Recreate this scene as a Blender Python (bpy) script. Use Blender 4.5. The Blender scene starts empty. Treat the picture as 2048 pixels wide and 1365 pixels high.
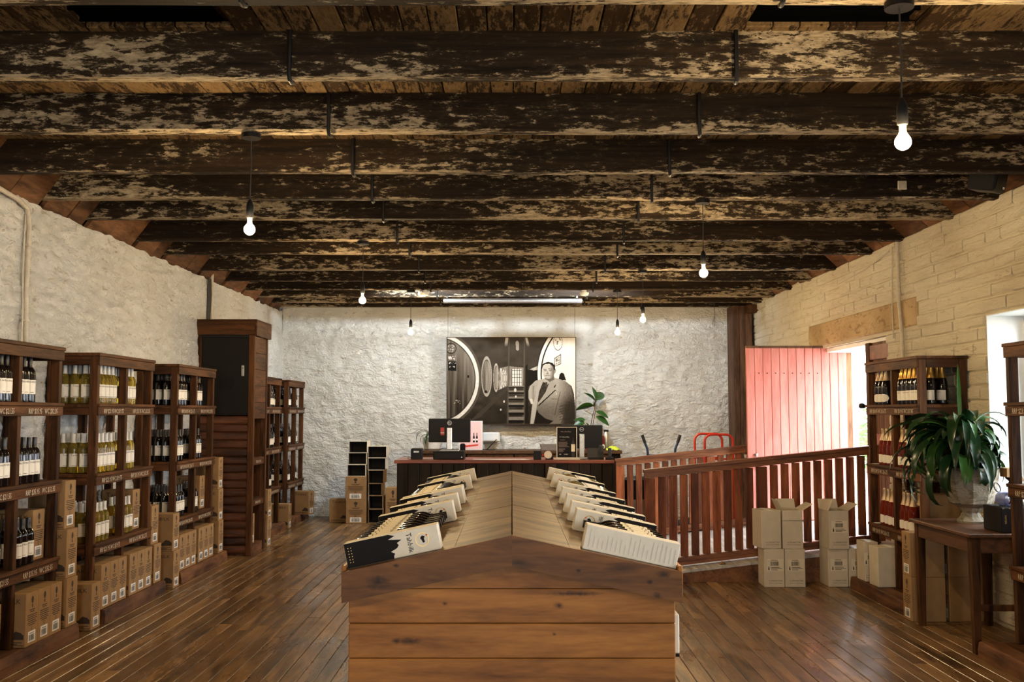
import bpy, math, random
import numpy as np
from mathutils import Vector, Matrix, noise

random.seed(7)
sc = bpy.context.scene
C = sc.collection
PI = math.pi

# ------------------------------------------------------------------ camera
cam_d = bpy.data.cameras.new('camera')
cam_d.lens = 35.0
cam_d.sensor_width = 36.0
cam_d.clip_end = 200
cam = bpy.data.objects.new('camera', cam_d)
C.objects.link(cam)
cam.location = (0, 0, 1.6)
cam.rotation_euler = (PI / 2 + math.atan(141.5 / 1991.0), 0, 0)
sc.camera = cam

# ------------------------------------------------------------------ view, world
sc.view_settings.view_transform = 'Standard'
sc.view_settings.look = 'None'
sc.view_settings.gamma = 1.0
sc.view_settings.use_curve_mapping = False
sc.view_settings.exposure = 0.12
sc.cycles.use_denoising = True
sc.cycles.max_bounces = 8
sc.cycles.diffuse_bounces = 4
sc.cycles.glossy_bounces = 4
sc.cycles.transmission_bounces = 6
sc.cycles.caustics_reflective = False
sc.cycles.caustics_refractive = False
sc.cycles.sample_clamp_indirect = 6.0

world = bpy.data.worlds.new('overcast_sky')
sc.world = world
world.use_nodes = True
bg = world.node_tree.nodes['Background']
bg.inputs[0].default_value = (0.86, 0.93, 1.0, 1)
bg.inputs[1].default_value = 17.0

BULB_STRENGTH = 1900.0
SPOT_POWER = 170.0


def portal(loc, rot, sx, sy):
    l = bpy.data.lights.new('daylight_portal', 'AREA')
    l.shape = 'RECTANGLE'
    l.size, l.size_y = sx, sy
    l.cycles.is_portal = True
    o = bpy.data.objects.new('daylight_portal', l)
    C.objects.link(o)
    o.location = loc
    o.rotation_euler = rot
    return o


# portals sit in the openings: door, window, and the unseen openings added for daylight
portal((4.12, 11.1, 1.3), (0, PI / 2, 0), 2.1, 1.6)
portal((4.12, 6.91, 1.63), (0, PI / 2, 0), 1.4, 1.5)
portal((4.12, 2.7, 1.63), (0, PI / 2, 0), 1.4, 2.4)
portal((4.12, -1.2, 1.63), (0, PI / 2, 0), 1.4, 2.2)
portal((-.3, -4.2, 1.2), (PI / 2, 0, 0), 1.2, 2.3)


def spot(loc, aim):
    l = bpy.data.lights.new('wall_spot_light', 'SPOT')
    l.energy = SPOT_POWER
    l.color = (0.78, 0.90, 1.0)
    l.spot_size = math.radians(160)
    l.spot_blend = 0.25
    l.shadow_soft_size = 0.03
    o = bpy.data.objects.new('wall_spot_light', l)
    C.objects.link(o)
    o.location = loc
    o.rotation_euler = (Vector(aim) - Vector(loc)).to_track_quat('-Z', 'Y').to_euler()


# ------------------------------------------------------------------ helpers
class MB:
    def __init__(s):
        s.v, s.f, s.m = [], [], []

    def add(s, verts, faces, m=0):
        k = len(s.v)
        s.v += [tuple(p) for p in verts]
        s.f += [tuple(i + k for i in f) for f in faces]
        s.m += [m] * len(faces)
        return s

    def box(s, x0, x1, y0, y1, z0, z1, m=0):
        return s.add([(x0, y0, z0), (x1, y0, z0), (x1, y1, z0), (x0, y1, z0), (x0, y0, z1), (x1, y0, z1), (x1, y1, z1), (x0, y1, z1)],
                     [(0, 3, 2, 1), (4, 5, 6, 7), (0, 1, 5, 4), (1, 2, 6, 5), (2, 3, 7, 6), (3, 0, 4, 7)], m)

    def bev(s, x0, x1, y0, y1, z0, z1, b=0.004, m=0):
        # box with chamfered edges (44 triangles)
        X, Y, Z = (x0, x1), (y0, y1), (z0, z1)
        b = min(b, (x1 - x0) / 3, (y1 - y0) / 3, (z1 - z0) / 3)
        idx, vs = {}, []
        for i in (0, 1):
            for j in (0, 1):
                for k in (0, 1):
                    c = (X[i], Y[j], Z[k])
                    d = (b if i == 0 else -b, b if j == 0 else -b, b if k == 0 else -b)
                    for a in range(3):
                        p = [c[n] + (0 if n == a else d[n]) for n in range(3)]
                        idx[(i, j, k, a)] = len(vs)
                        vs.append(p)
        fs = []
        for a in range(3):
            o1, o2 = [n for n in range(3) if n != a]
            for e in (0, 1):
                q = []
                for (p1, p2) in ((0, 0), (1, 0), (1, 1), (0, 1)):
                    key = [0, 0, 0]
                    key[a], key[o1], key[o2] = e, p1, p2
                    q.append(idx[(*key, a)])
                fs.append(q)
            for p1 in (0, 1):
                for p2 in (0, 1):
                    k0, k1 = [0, 0, 0], [0, 0, 0]
                    k0[a], k1[a] = 0, 1
                    k0[o1] = k1[o1] = p1
                    k0[o2] = k1[o2] = p2
                    fs.append([idx[(*k0, o1)], idx[(*k1, o1)], idx[(*k1, o2)], idx[(*k0, o2)]])
        for i in (0, 1):
            for j in (0, 1):
                for k in (0, 1):
                    fs.append([idx[(i, j, k, 0)], idx[(i, j, k, 1)], idx[(i, j, k, 2)]])
        cen = Vector(((x0 + x1) / 2, (y0 + y1) / 2, (z0 + z1) / 2))
        out = []
        for f in fs:
            p = [Vector(vs[i]) for i in f]
            n = (p[1] - p[0]).cross(p[2] - p[0])
            mid = sum(p, Vector()) / len(p)
            out.append(f if n.dot(mid - cen) > 0 else f[::-1])
        return s.add(vs, out, m)

    def lathe(s, prof, seg=16, c=(0, 0, 0), m=0, cap=True):
        k = len(s.v)
        n = len(prof)
        for (r, z) in prof:
            for i in range(seg):
                a = 2 * PI * i / seg
                s.v.append((c[0] + r * math.cos(a), c[1] + r * math.sin(a), c[2] + z))
        for j in range(n - 1):
            for i in range(seg):
                i2 = (i + 1) % seg
                s.f.append((k + j * seg + i, k + j * seg + i2, k + (j + 1) * seg + i2, k + (j + 1) * seg + i))
                s.m.append(m)
        if cap:
            s.f.append(tuple(k + i for i in reversed(range(seg))))
            s.m.append(m)
            s.f.append(tuple(k + (n - 1) * seg + i for i in range(seg)))
            s.m.append(m)
        return s

    def tube(s, pts, r, seg=8, m=0):
        pts = [Vector(p) for p in pts]
        k = len(s.v)
        n = len(pts)
        up = None
        for i, p in enumerate(pts):
            t = (pts[min(i + 1, n - 1)] - pts[max(i - 1, 0)]).normalized()
            if up is None:
                up = Vector((0, 0, 1)) if abs(t.z) < .9 else Vector((1, 0, 0))
            a = t.cross(up).normalized()
            up = a.cross(t).normalized()
            rr = r[i] if isinstance(r, (list, tuple)) else r
            for q in range(seg):
                w = 2 * PI * q / seg
                s.v.append(tuple(p + a * (rr * math.cos(w)) + up * (rr * math.sin(w))))
        for i in range(n - 1):
            for q in range(seg):
                q2 = (q + 1) % seg
                s.f.append((k + i * seg + q, k + i * seg + q2, k + (i + 1) * seg + q2, k + (i + 1) * seg + q))
                s.m.append(m)
        s.f.append(tuple(k + q for q in reversed(range(seg))))
        s.m.append(m)
        s.f.append(tuple(k + (n - 1) * seg + q for q in range(seg)))
        s.m.append(m)
        return s

    def prism(s, poly, axis, a, b, m=0):
        # polygon in the two other axes, extruded along axis from a to b
        n = len(poly)
        def P(p, t):
            if axis == 'x': return (t, p[0], p[1])
            if axis == 'y': return (p[0], t, p[1])
            return (p[0], p[1], t)
        vs = [P(p, a) for p in poly] + [P(p, b) for p in poly]
        fs = [tuple(range(n)), tuple(range(2 * n - 1, n - 1, -1))]
        fs += [(i, i + n, (i + 1) % n + n, (i + 1) % n) for i in range(n)]
        return s.add(vs, fs, m)

    def mesh(s, name, mats, smooth=False):
        me = bpy.data.meshes.new(name)
        me.from_pydata(s.v, [], s.f)
        if not isinstance(mats, (list, tuple)):
            mats = [mats]
        for mt in mats:
            me.materials.append(mt)
        if len(mats) > 1:
            me.polygons.foreach_set('material_index', s.m)
        if smooth:
            me.polygons.foreach_set('use_smooth', [True] * len(me.polygons))
            if smooth != 'all':
                me.set_sharp_from_angle(angle=math.radians(38))
        me.update()
        return me

    def obj(s, name, mats, parent=None, smooth=False):
        return link(name, s.mesh(name, mats, smooth), parent)


def fixn(me):
    import bmesh
    b = bmesh.new()
    b.from_mesh(me)
    bmesh.ops.recalc_face_normals(b, faces=b.faces)
    b.to_mesh(me)
    b.free()
    return me


def link(name, data, parent=None, mat=None):
    o = bpy.data.objects.new(name, data)
    C.objects.link(o)
    if parent is not None:
        o.parent = parent
    if mat is not None:
        o.matrix_local = mat
    return o


def tag(o, label, cat, group=None):
    o['label'] = label
    o['category'] = cat
    if group:
        o['group'] = group
    return o


def thing(name, label, cat, loc=(0, 0, 0), rz=0, group=None):
    o = bpy.data.objects.new(name, None)
    o.empty_display_size = .05
    C.objects.link(o)
    o.location = loc
    o.rotation_euler = (0, 0, rz)
    return tag(o, label, cat, group)


def struct(o):
    o['kind'] = 'structure'
    return o


def stuff(o):
    o['kind'] = 'stuff'
    return o


def one(name, x0, x1, y0, y1, z0, z1, mat, parent=None, b=.004):
    return MB().bev(x0, x1, y0, y1, z0, z1, b).obj(name, mat, parent)


_txt = {}


def text_geo(s, size=1.0, sx=1.0, align='CENTER'):
    key = (s, size, sx, align)
    if key in _txt:
        return _txt[key]
    cu = bpy.data.curves.new('t', 'FONT')
    cu.body = s
    cu.size = size
    cu.align_x = align
    cu.resolution_u = 1
    o = bpy.data.objects.new('t', cu)
    C.objects.link(o)
    bpy.context.view_layer.update()
    dg = bpy.context.evaluated_depsgraph_get()
    me = o.evaluated_get(dg).to_mesh()
    vs = [(v.co.x * sx, v.co.y) for v in me.vertices]
    fs = [tuple(p.vertices) for p in me.polygons]
    o.evaluated_get(dg).to_mesh_clear()
    bpy.data.objects.remove(o)
    bpy.data.curves.remove(cu)
    _txt[key] = (vs, fs)
    return vs, fs


def text_on(mb, s, size, fn, m=0, sx=1.0, align='CENTER'):
    """put text; fn maps (u, v) in metres on the surface to a 3D point"""
    vs, fs = text_geo(s, size, sx, align)
    mb.add([fn(u, v) for u, v in vs], fs, m)


def cap_text(mb, s, size, fn, m=0, sx=1.0):
    """word with a taller first capital, centred on u = 0"""
    big, small = text_geo(s[0], size * 1.35, sx), text_geo(s[1:], size, sx)
    ext = lambda g: (min(p[0] for p in g[0]), max(p[0] for p in g[0]))
    (a0, a1), (b0, b1) = ext(big), ext(small)
    gap = size * .06
    w = (a1 - a0) + gap + (b1 - b0)
    o1 = -w / 2 - a0
    o2 = -w / 2 + (a1 - a0) + gap - b0
    mb.add([fn(u + o1, v) for u, v in big[0]], big[1], m)
    mb.add([fn(u + o2, v) for u, v in small[0]], small[1], m)


def rect_on(mb, u0, u1, v0, v1, fn, m=0):
    mb.add([fn(u0, v0), fn(u1, v0), fn(u1, v1), fn(u0, v1)], [(0, 1, 2, 3)], m)


def poly_on(mb, pts, fn, m=0):
    mb.add([fn(u, v) for u, v in pts], [tuple(range(len(pts)))], m)


# ------------------------------------------------------------------ materials
class NT:
    def __init__(s, name):
        s.mat = bpy.data.materials.new(name)
        s.mat.use_nodes = True
        s.t = s.mat.node_tree
        s.b = s.t.nodes['Principled BSDF']

    def n(s, kind, **kw):
        nd = s.t.nodes.new(kind)
        for k, v in kw.items():
            if k.startswith('i_'):
                nd.inputs[k[2:]].default_value = v
            else:
                setattr(nd, k, v)
        return nd

    def l(s, a, b):
        s.t.links.new(a, b)

    def ramp(s, fac, stops, interp='LINEAR'):
        r = s.t.nodes.new('ShaderNodeValToRGB')
        r.color_ramp.interpolation = interp
        els = r.color_ramp.elements
        while len(els) < len(stops):
            els.new(.5)
        for e, (p, c) in zip(els, stops):
            e.position = p
            e.color = (*c, 1) if len(c) == 3 else c
        s.l(fac, r.inputs[0])
        return r.outputs[0]

    def coords(s, scale=(1, 1, 1), rand=True, rot=(0, 0, 0)):
        tc = s.n('ShaderNodeTexCoord')
        mp = s.n('ShaderNodeMapping')
        mp.inputs['Scale'].default_value = scale
        mp.inputs['Rotation'].default_value = rot
        src = tc.outputs['Object']
        if rand:
            oi = s.n('ShaderNodeObjectInfo')
            mul = s.n('ShaderNodeMath', operation='MULTIPLY')
            mul.inputs[1].default_value = 37.0
            s.l(oi.outputs['Random'], mul.inputs[0])
            ad = s.n('ShaderNodeVectorMath', operation='ADD')
            s.l(src, ad.inputs[0])
            s.l(mul.outputs[0], ad.inputs[1])
            src = ad.outputs[0]
        s.l(src, mp.inputs['Vector'])
        return mp.outputs[0]

    def noise(s, vec, scale, detail=4, rough=.55, dist=0):
        nd = s.n('ShaderNodeTexNoise')
        nd.inputs['Scale'].default_value = scale
        nd.inputs['Detail'].default_value = detail
        nd.inputs['Roughness'].default_value = rough
        nd.inputs['Distortion'].default_value = dist
        s.l(vec, nd.inputs['Vector'])
        return nd.outputs['Fac']

    def mix(s, fac, a, b, mode='MIX'):
        m = s.n('ShaderNodeMix', data_type='RGBA', blend_type=mode)
        for sock, v in ((m.inputs[0], fac), (m.inputs[6], a), (m.inputs[7], b)):
            if hasattr(v, 'is_linked'):
                s.l(v, sock)
            elif isinstance(v, (int, float)):
                sock.default_value = v
            else:
                sock.default_value = (*v, 1)
        return m.outputs[2]

    def math(s, op, a, b=None, clamp=False):
        m = s.n('ShaderNodeMath', operation=op, use_clamp=clamp)
        for sock, v in ((m.inputs[0], a), (m.inputs[1], b)):
            if v is None:
                continue
            if hasattr(v, 'is_linked'):
                s.l(v, sock)
            else:
                sock.default_value = v
        return m.outputs[0]

    def bump(s, h, strength=.3, dist=.01):
        b = s.n('ShaderNodeBump')
        b.inputs['Strength'].default_value = strength
        b.inputs['Distance'].default_value = dist
        s.l(h, b.inputs['Height'])
        s.l(b.outputs[0], s.b.inputs['Normal'])

    def col(s, c):
        s.l(c, s.b.inputs['Base Color'])

    def set(s, **kw):
        for k, v in kw.items():
            s.b.inputs[k.replace('_', ' ')].default_value = v
        return s


def plain(name, c, rough=.6, metal=0.0, spec=.5, noise_amt=.12, nscale=30, **kw):
    t = NT(name)
    v = t.coords()
    f = t.noise(v, nscale, 3)
    lo = tuple(x * (1 - noise_amt) for x in c)
    hi = tuple(min(1, x * (1 + noise_amt)) for x in c)
    t.col(t.ramp(f, [(.3, lo), (.7, hi)]))
    t.set(Roughness=rough, Metallic=metal, Specular_IOR_Level=spec, **kw)
    return t.mat


def wood(name, dark, light, axis='x', grain=14.0, rough=.55, spec=.25, bump=.25, vary=.35, knots=0.0, floor_wear=False, knot_scale=None, contrast=.13, marks=()):
    t = NT(name)
    sc_ = {'x': (.9, grain, grain), 'y': (grain, .9, grain), 'z': (grain, grain, .9)}[axis]
    v = t.coords(sc_)
    f = t.noise(v, 1.6, 6, .62, .6)
    f2 = t.noise(v, 9.0, 3, .6)
    g = t.math('ADD', t.math('MULTIPLY', f, .75), t.math('MULTIPLY', f2, .25))
    c = t.ramp(g, [(.5 - contrast, dark), (.5, tuple(a * .5 + b * .5 for a, b in zip(dark, light))), (.5 + contrast, light)])
    if knots:
        vk = t.coords(knot_scale)
        vo = t.n('ShaderNodeTexVoronoi')
        vo.inputs['Scale'].default_value = 1.3
        t.l(vk, vo.inputs['Vector'])
        dn = t.math('ADD', vo.outputs['Distance'], t.math('MULTIPLY', t.math('SUBTRACT', t.noise(v, 2.5, 4, .6), .5), .16))
        k = t.ramp(dn, [(.03, (1, 1, 1)), (.10, (.45, .45, .45)), (.22, (0, 0, 0))])
        c = t.mix(t.math('MULTIPLY', k, knots), c, tuple(x * .15 for x in dark))
    if marks:
        vm = t.coords((1, 0, 1), rand=False)
        wob = t.math('MULTIPLY', t.math('SUBTRACT', t.noise(vm, 34, 5, .7), .5), 1.9)
        for (mx, mz, ru, rv) in marks:          # dark knots where the timber has them
            mp = t.n('ShaderNodeMapping')
            mp.inputs['Location'].default_value = (-mx / ru, 0, -mz / rv)
            mp.inputs['Scale'].default_value = (1 / ru, 0, 1 / rv)
            t.l(vm, mp.inputs['Vector'])
            ln = t.n('ShaderNodeVectorMath', operation='LENGTH')
            t.l(mp.outputs[0], ln.inputs[0])
            k = t.ramp(t.math('ADD', ln.outputs['Value'], wob), [(.1, (.85, .85, .85)), (.5, (.5, .5, .5)), (1.0, (0, 0, 0))])
            c = t.mix(k, c, tuple(x * .1 for x in dark))
    oi = t.n('ShaderNodeObjectInfo')
    hsv = t.n('ShaderNodeHueSaturation')
    t.l(t.math('ADD', t.math('MULTIPLY', oi.outputs['Random'], 2 * vary), 1 - vary), hsv.inputs['Value'])
    t.l(c, hsv.inputs['Color'])
    t.col(hsv.outputs[0])
    t.set(Roughness=rough, Specular_IOR_Level=spec)
    if floor_wear:
        vw = t.coords((1, .5, 1), rand=False)
        wn = t.noise(vw, 1.6, 6, .62, .8)
        t.l(t.ramp(wn, [(.35, (.20,) * 3), (.65, (.45,) * 3)]), t.b.inputs['Roughness'])
        dirt = t.ramp(t.noise(vw, 3.1, 8, .7, 1.0), [(.52, (0, 0, 0)), (.66, (1, 1, 1))])
        t.col(t.mix(t.math('MULTIPLY', dirt, .38), hsv.outputs[0], (.04, .022, .011)))
    t.bump(g, bump, .004)
    return t.mat


def flaked(name, axis, base_d, base_l, paint_d, paint_l, thr=.5, under=0.0):
    """old timber with peeling limewash: bare wood, thin stain, thick flakes"""
    t = NT(name)
    v = t.coords({'x': (1.5, 6, 5), 'y': (6, 1.5, 6)}[axis])
    fine = t.noise(v, 6.0, 14, .76, .2)
    vb = t.coords({'x': (.55, 2, 3.2), 'y': (2, .7, 2)}[axis])
    big = t.noise(vb, 1.3, 4, .55)
    h = t.math('ADD', fine, t.math('MULTIPLY', t.math('SUBTRACT', big, .5), .7))
    if under:
        geo = t.n('ShaderNodeNewGeometry')
        sep = t.n('ShaderNodeSeparateXYZ')
        t.l(geo.outputs['True Normal'], sep.inputs[0])
        dn = t.math('MULTIPLY', t.math('LESS_THAN', sep.outputs[2], -.6), under)
        h = t.math('ADD', h, dn)
    vg = t.coords({'x': (.7, 22, 22), 'y': (22, .7, 22)}[axis])
    gr = t.noise(vg, 1.6, 6, .65, .4)
    base = t.ramp(gr, [(.33, base_d), (.72, base_l)])
    pn = t.noise(v, 9.0, 6, .65)
    pt = t.ramp(pn, [(.3, paint_d), (.62, paint_l)])
    stain = t.mix(.55, base, tuple(x * .38 for x in paint_d))
    m1 = t.ramp(h, [(thr - .10, (0, 0, 0)), (thr - .02, (1, 1, 1))])
    m2 = t.ramp(h, [(thr - .005, (0, 0, 0)), (thr + .022, (1, 1, 1))])
    t.col(t.mix(m2, t.mix(m1, base, stain), pt))
    t.set(Roughness=.8, Specular_IOR_Level=.15)
    t.bump(t.math('ADD', m2, t.math('MULTIPLY', gr, .7)), .6, .006)
    return t.mat


def limewash(name, c_lo, c_hi, stain, stain_thr=.62, bumps=.6, direction=(1, 1, 1), relief=.03):
    t = NT(name)
    v = t.coords(direction, rand=False)
    tone = t.noise(v, 1.3, 4, .5)
    base = t.ramp(tone, [(.35, c_lo), (.65, c_hi)])
    v2 = t.coords((direction[0] * 1.0, direction[1] * .8, direction[2] * 1.9), rand=False, rot=(.5, 0, 0))
    st = t.noise(v2, 6.5, 7, .68, 1.6)
    msk = t.ramp(st, [(stain_thr, (0, 0, 0)), (stain_thr + .05, (1, 1, 1))])
    spots = t.ramp(t.noise(v, 26, 5, .65, .5), [(.70, (0, 0, 0)), (.75, (1, 1, 1))])
    c = t.mix(t.math('MULTIPLY', msk, .55), base, stain)
    c = t.mix(t.math('MULTIPLY', spots, .5), c, tuple(x * .5 for x in stain))
    t.col(c)
    ha = t.noise(v2, 7.5, 6, .62, .9)
    hb = t.noise(v, 19, 6, .62, .9)
    hf = t.noise(v, 55, 4, .6)
    t.set(Roughness=.9, Specular_IOR_Level=.1)
    hh = t.math('ADD', ha, t.math('ADD', t.math('MULTIPLY', hb, .55), t.math('MULTIPLY', hf, .12)))
    t.bump(hh, bumps, relief)
    return t.mat


def glassy(name, c, trans=.0, rough=.06, ior=1.45, spec=.6):
    t = NT(name)
    v = t.coords()
    f = t.noise(v, 20, 2)
    t.col(t.ramp(f, [(.3, tuple(x * .85 for x in c)), (.7, c)]))
    t.set(Roughness=rough, Transmission_Weight=trans, IOR=ior, Specular_IOR_Level=spec)
    return t.mat


def pane_glass(name):
    t = NT(name)
    tr = t.n('ShaderNodeBsdfTransparent')
    gl = t.n('ShaderNodeBsdfGlossy')
    gl.inputs['Roughness'].default_value = .02
    fr = t.n('ShaderNodeFresnel')
    fr.inputs[0].default_value = 1.2
    mx = t.n('ShaderNodeMixShader')
    t.l(fr.outputs[0], mx.inputs[0])
    t.l(tr.outputs[0], mx.inputs[1])
    t.l(gl.outputs[0], mx.inputs[2])
    t.l(mx.outputs[0], t.t.nodes['Material Output'].inputs[0])
    return t.mat


def vcol(name, rough=.5, spec=.3):
    t = NT(name)
    a = t.n('ShaderNodeVertexColor')
    a.layer_name = 'print'
    t.col(a.outputs[0])
    t.set(Roughness=rough, Specular_IOR_Level=spec)
    return t.mat


def emit(name, c, s):
    t = NT(name)
    t.set(Base_Color=(*c, 1), Emission_Color=(*c, 1), Emission_Strength=s, Roughness=.3)
    return t.mat


M = {}
M['beam'] = flaked('peeling_limewashed_beam', 'x', (.004, .0025, .0015), (.028, .015, .007), (.11, .078, .045), (.42, .335, .22), .56, .05)
M['board'] = flaked('peeling_ceiling_board', 'y', (.014, .007, .003), (.05, .025, .010), (.095, .056, .023), (.19, .122, .056), .48)
M['infill'] = wood('rafter_infill_timber', (.04, .017, .007), (.19, .09, .038), 'y', 5, .7, .15)
M['floor'] = wood('worn_floorboards', (.05, .025, .009), (.30, .168, .07), 'y', 9, .40, .5, .4, .36, floor_wear=True)
M['wall'] = limewash('rough_white_limewash', (.76, .74, .68), (.88, .87, .83), (.46, .35, .21), .59, 1.0, (1, 1, 1), .075)
M['brickpaint'] = limewash('painted_brick', (.58, .51, .38), (.72, .66, .52), (.38, .27, .14), .60, .9, (1, .6, 1.5), .035)
M['mortar'] = plain('painted_mortar', (.42, .33, .2), .9)
M['lintel'] = limewash('bare_concrete_lintel', (.40, .28, .15), (.58, .43, .25), (.20, .11, .05), .55, .7)
M['reveal'] = plain('white_painted_reveal', (.82, .82, .80), .7, noise_amt=.05, nscale=8)
M['rack'] = wood('dark_stained_rack_timber', (.016, .006, .002), (.11, .043, .014), 'z', 9, .62, .15, .2, .22)
M['rack_y'] = wood('dark_stained_shelf_timber', (.018, .007, .0025), (.13, .052, .018), 'y', 9, .62, .15, .2, .22)
M['rack_x'] = wood('dark_stained_rail_timber', (.016, .006, .002), (.115, .045, .015), 'x', 9, .62, .15, .2, .22)
M['sleeper'] = wood('rough_sleeper_timber', (.035, .012, .006), (.2, .085, .035), 'y', 5, .65, .3, .5, .2, .5, knot_scale=(3, 1.5, 3))
M['case'] = wood('oiled_pine_case', (.11, .036, .007), (.42, .165, .032), 'x', 6, .5, .25, .15, .10, .97, knot_scale=(2.3, 0, 7.0), contrast=.17,
                 marks=((.162, .927, .020, .015), (-.233, .935, .010, .008), (-.354, .806, .045, .014), (-.40, .808, .022, .012), (.146, .831, .008, .007), (.22, .969, .11, .010)))
M['case_dark'] = wood('stained_pine_bargeboard', (.045, .017, .004), (.23, .09, .022), 'x', 6, .5, .25, .15, .12, .97, knot_scale=(2.1, 0, 6), contrast=.17,
                      marks=((-.465, 1.013, .05, .028), (.229, 1.052, .010, .008), (.477, 1.013, .012, .010), (.521, 1.038, .03, .016), (-.4, 1.069, .014, .008), (.503, .962, .02, .02)))
M['case_roof'] = wood('worn_pine_lid', (.07, .037, .014), (.25, .155, .07), 'x', 5, .5, .3, .4, .16, .45, knot_scale=(3, 3, 0))
M['rail'] = wood('red_merbau_rail', (.075, .018, .007), (.27, .085, .032), 'z', 8, .5, .25, .15, .45)
M['rail_x'] = wood('red_merbau_handrail', (.09, .026, .01), (.26, .10, .04), 'x', 8, .42, .45, .15, .15)
M['ramp'] = wood('grey_ramp_boards', (.30, .28, .26), (.52, .50, .48), 'y', 8, .6, .3, .2, .12)
M['counter'] = wood('charred_counter_boards', (.004, .003, .002), (.024, .013, .007), 'z', 9, .6, .2, .3, .35)
M['counter_top'] = wood('red_counter_top', (.09, .018, .008), (.22, .06, .03), 'x', 8, .35, .5)
M['table'] = wood('old_dark_table', (.03, .012, .005), (.12, .05, .018), 'y', 9, .45, .4)
M['logslat'] = wood('split_log_slats', (.022, .008, .004), (.13, .045, .018), 'x', 7, .5, .4, .4)
M['pillar'] = wood('dark_pillar_boards', (.035, .017, .010), (.12, .065, .038), 'z', 8, .65, .15)
M['door_red'] = wood('faded_red_door_paint', (.46, .13, .10), (.60, .22, .18), 'z', 6, .5, .3, .2, .06)
M['door_brown'] = wood('weathered_brown_door', (.06, .025, .01), (.22, .10, .045), 'z', 8, .6)
M['iron'] = plain('black_iron', (.012, .010, .009), .5, .6)
M['blackmetal'] = plain('black_sheet_metal', (.009, .007, .006), .55, .0, .2)
M['blackplastic'] = plain('black_plastic', (.007, .007, .008), .5, spec=.25)
M['white'] = plain('white_plastic', (.75, .76, .76), .45, noise_amt=.03)
M['steel'] = plain('brushed_steel', (.6, .58, .52), .3, .9)
M['galv'] = plain('galvanised_pipe', (.75, .77, .8), .28, .95)
M['card'] = plain('brown_cardboard', (.30, .175, .074), .85, noise_amt=.1, nscale=12)
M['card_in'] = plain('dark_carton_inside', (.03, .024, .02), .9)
M['cream_card'] = plain('cream_cardboard', (.58, .51, .40), .8, noise_amt=.06, nscale=12)
M['white_card'] = plain('cream_box_board', (.68, .61, .48), .65, spec=.3, noise_amt=.04)
M['ink'] = plain('black_ink', (.010, .008, .008), .75, spec=.15)
M['ink_brown'] = plain('dark_brown_ink', (.04, .025, .015), .8)
M['sticker'] = plain('white_sticker', (.80, .80, .78), .5, noise_amt=.02)
M['chalk'] = plain('cream_chalk_lettering', (.62, .54, .42), .9)
M['label'] = plain('white_wine_label', (.80, .76, .68), .55, noise_amt=.03)
M['label_cream'] = plain('cream_wine_label', (.72, .62, .42), .55, noise_amt=.04)
M['red_glass'] = glassy('dark_red_wine_glass', (.006, .004, .004), 0, .07)
M['white_glass'] = glassy('pale_white_wine_glass', (1.0, .76, .14), .88, .03, 1.33)
M['rose_glass'] = glassy('rose_sparkling_glass', (.34, .04, .016), .6, .04, 1.33)
M['cap_black'] = plain('black_capsule', (.012, .010, .010), .32)
M['cap_white'] = plain('pale_screw_cap', (.62, .62, .60), .4, noise_amt=.04)
M['foil_gold'] = plain('gold_foil', (.72, .42, .10), .32, .8)
M['foil_cream'] = plain('cream_foil', (.50, .37, .24), .38, .5)
M['gold'] = plain('gold_print', (.65, .42, .14), .4, .5)
M['leaf'] = glassy('glossy_green_leaf', (.028, .085, .016), 0, .32, 1.45, .4)
M['leaf_dark'] = glassy('dark_green_leaf', (.010, .032, .010), 0, .3, 1.45, .4)
M['stone'] = limewash('weathered_stone_urn', (.20, .165, .115), (.36, .32, .25), (.09, .06, .03), .52, .7, (1, 1, 1), .02)
M['terracotta_red'] = plain('red_pot', (.35, .04, .02), .4)
M['pot_white'] = plain('white_pot', (.62, .60, .56), .5)
M['pipe'] = plain('cream_conduit', (.55, .49, .39), .6)
M['cable'] = plain('dark_cable', (.03, .026, .02), .6)
M['void'] = plain('black_duct_inside', (.002, .002, .002), .95, spec=.0)
M['red_paint'] = plain('red_tube_paint', (.62, .045, .025), .35)
M['blue_paint'] = plain('blue_tube_paint', (.02, .05, .13), .4)
M['rubber'] = plain('black_rubber', (.02, .02, .02), .7)
M['tulle'] = plain('blue_tulle', (.16, .20, .42), .6, Alpha=.75)
M['cello'] = glassy('dark_blue_cellophane', (.02, .035, .09), 0, .12)
M['pink'] = plain('pink_poster', (.78, .52, .54), .5, noise_amt=.03)
M['yellow_cloth'] = plain('yellow_cloth', (.62, .72, .05), .7)
M['bulb'] = emit('lit_bulb', (1.0, .72, .38), BULB_STRENGTH)
M['bulb_neck'] = plain('white_bulb_neck', (.8, .78, .7), .4)
M['clear'] = pane_glass('window_pane_glass')
M['grass'] = plain('pale_garden_ground', (.45, .45, .40), .9, nscale=3)
M['shrub'] = plain('garden_shrub_leaf', (.12, .22, .06), .7)
M['pic_frame'] = wood('dark_picture_frame', (.02, .012, .006), (.07, .04, .02), 'x', 9, .4)
M['print'] = vcol('photographic_print', .6, .08)

# ================================================================== STRUCTURE
XL, XR, YB, YR = -3.56, 3.68, 15.42, -4.0
ZT = 3.14          # wall top


def fnz(x, y, z, s):
    return noise.noise(Vector((x * s, y * s, z * s)))


def lump(a, b, c):
    n = .018 * fnz(a, b, c, 3.1) + .018 * (1 - 2 * abs(fnz(a + 9, b * 1.25, c * 1.1, 6.0))) + .011 * fnz(a, b + 4, c, 12.0)
    return n + .02 * fnz(a, b, c, 1.1)


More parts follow.
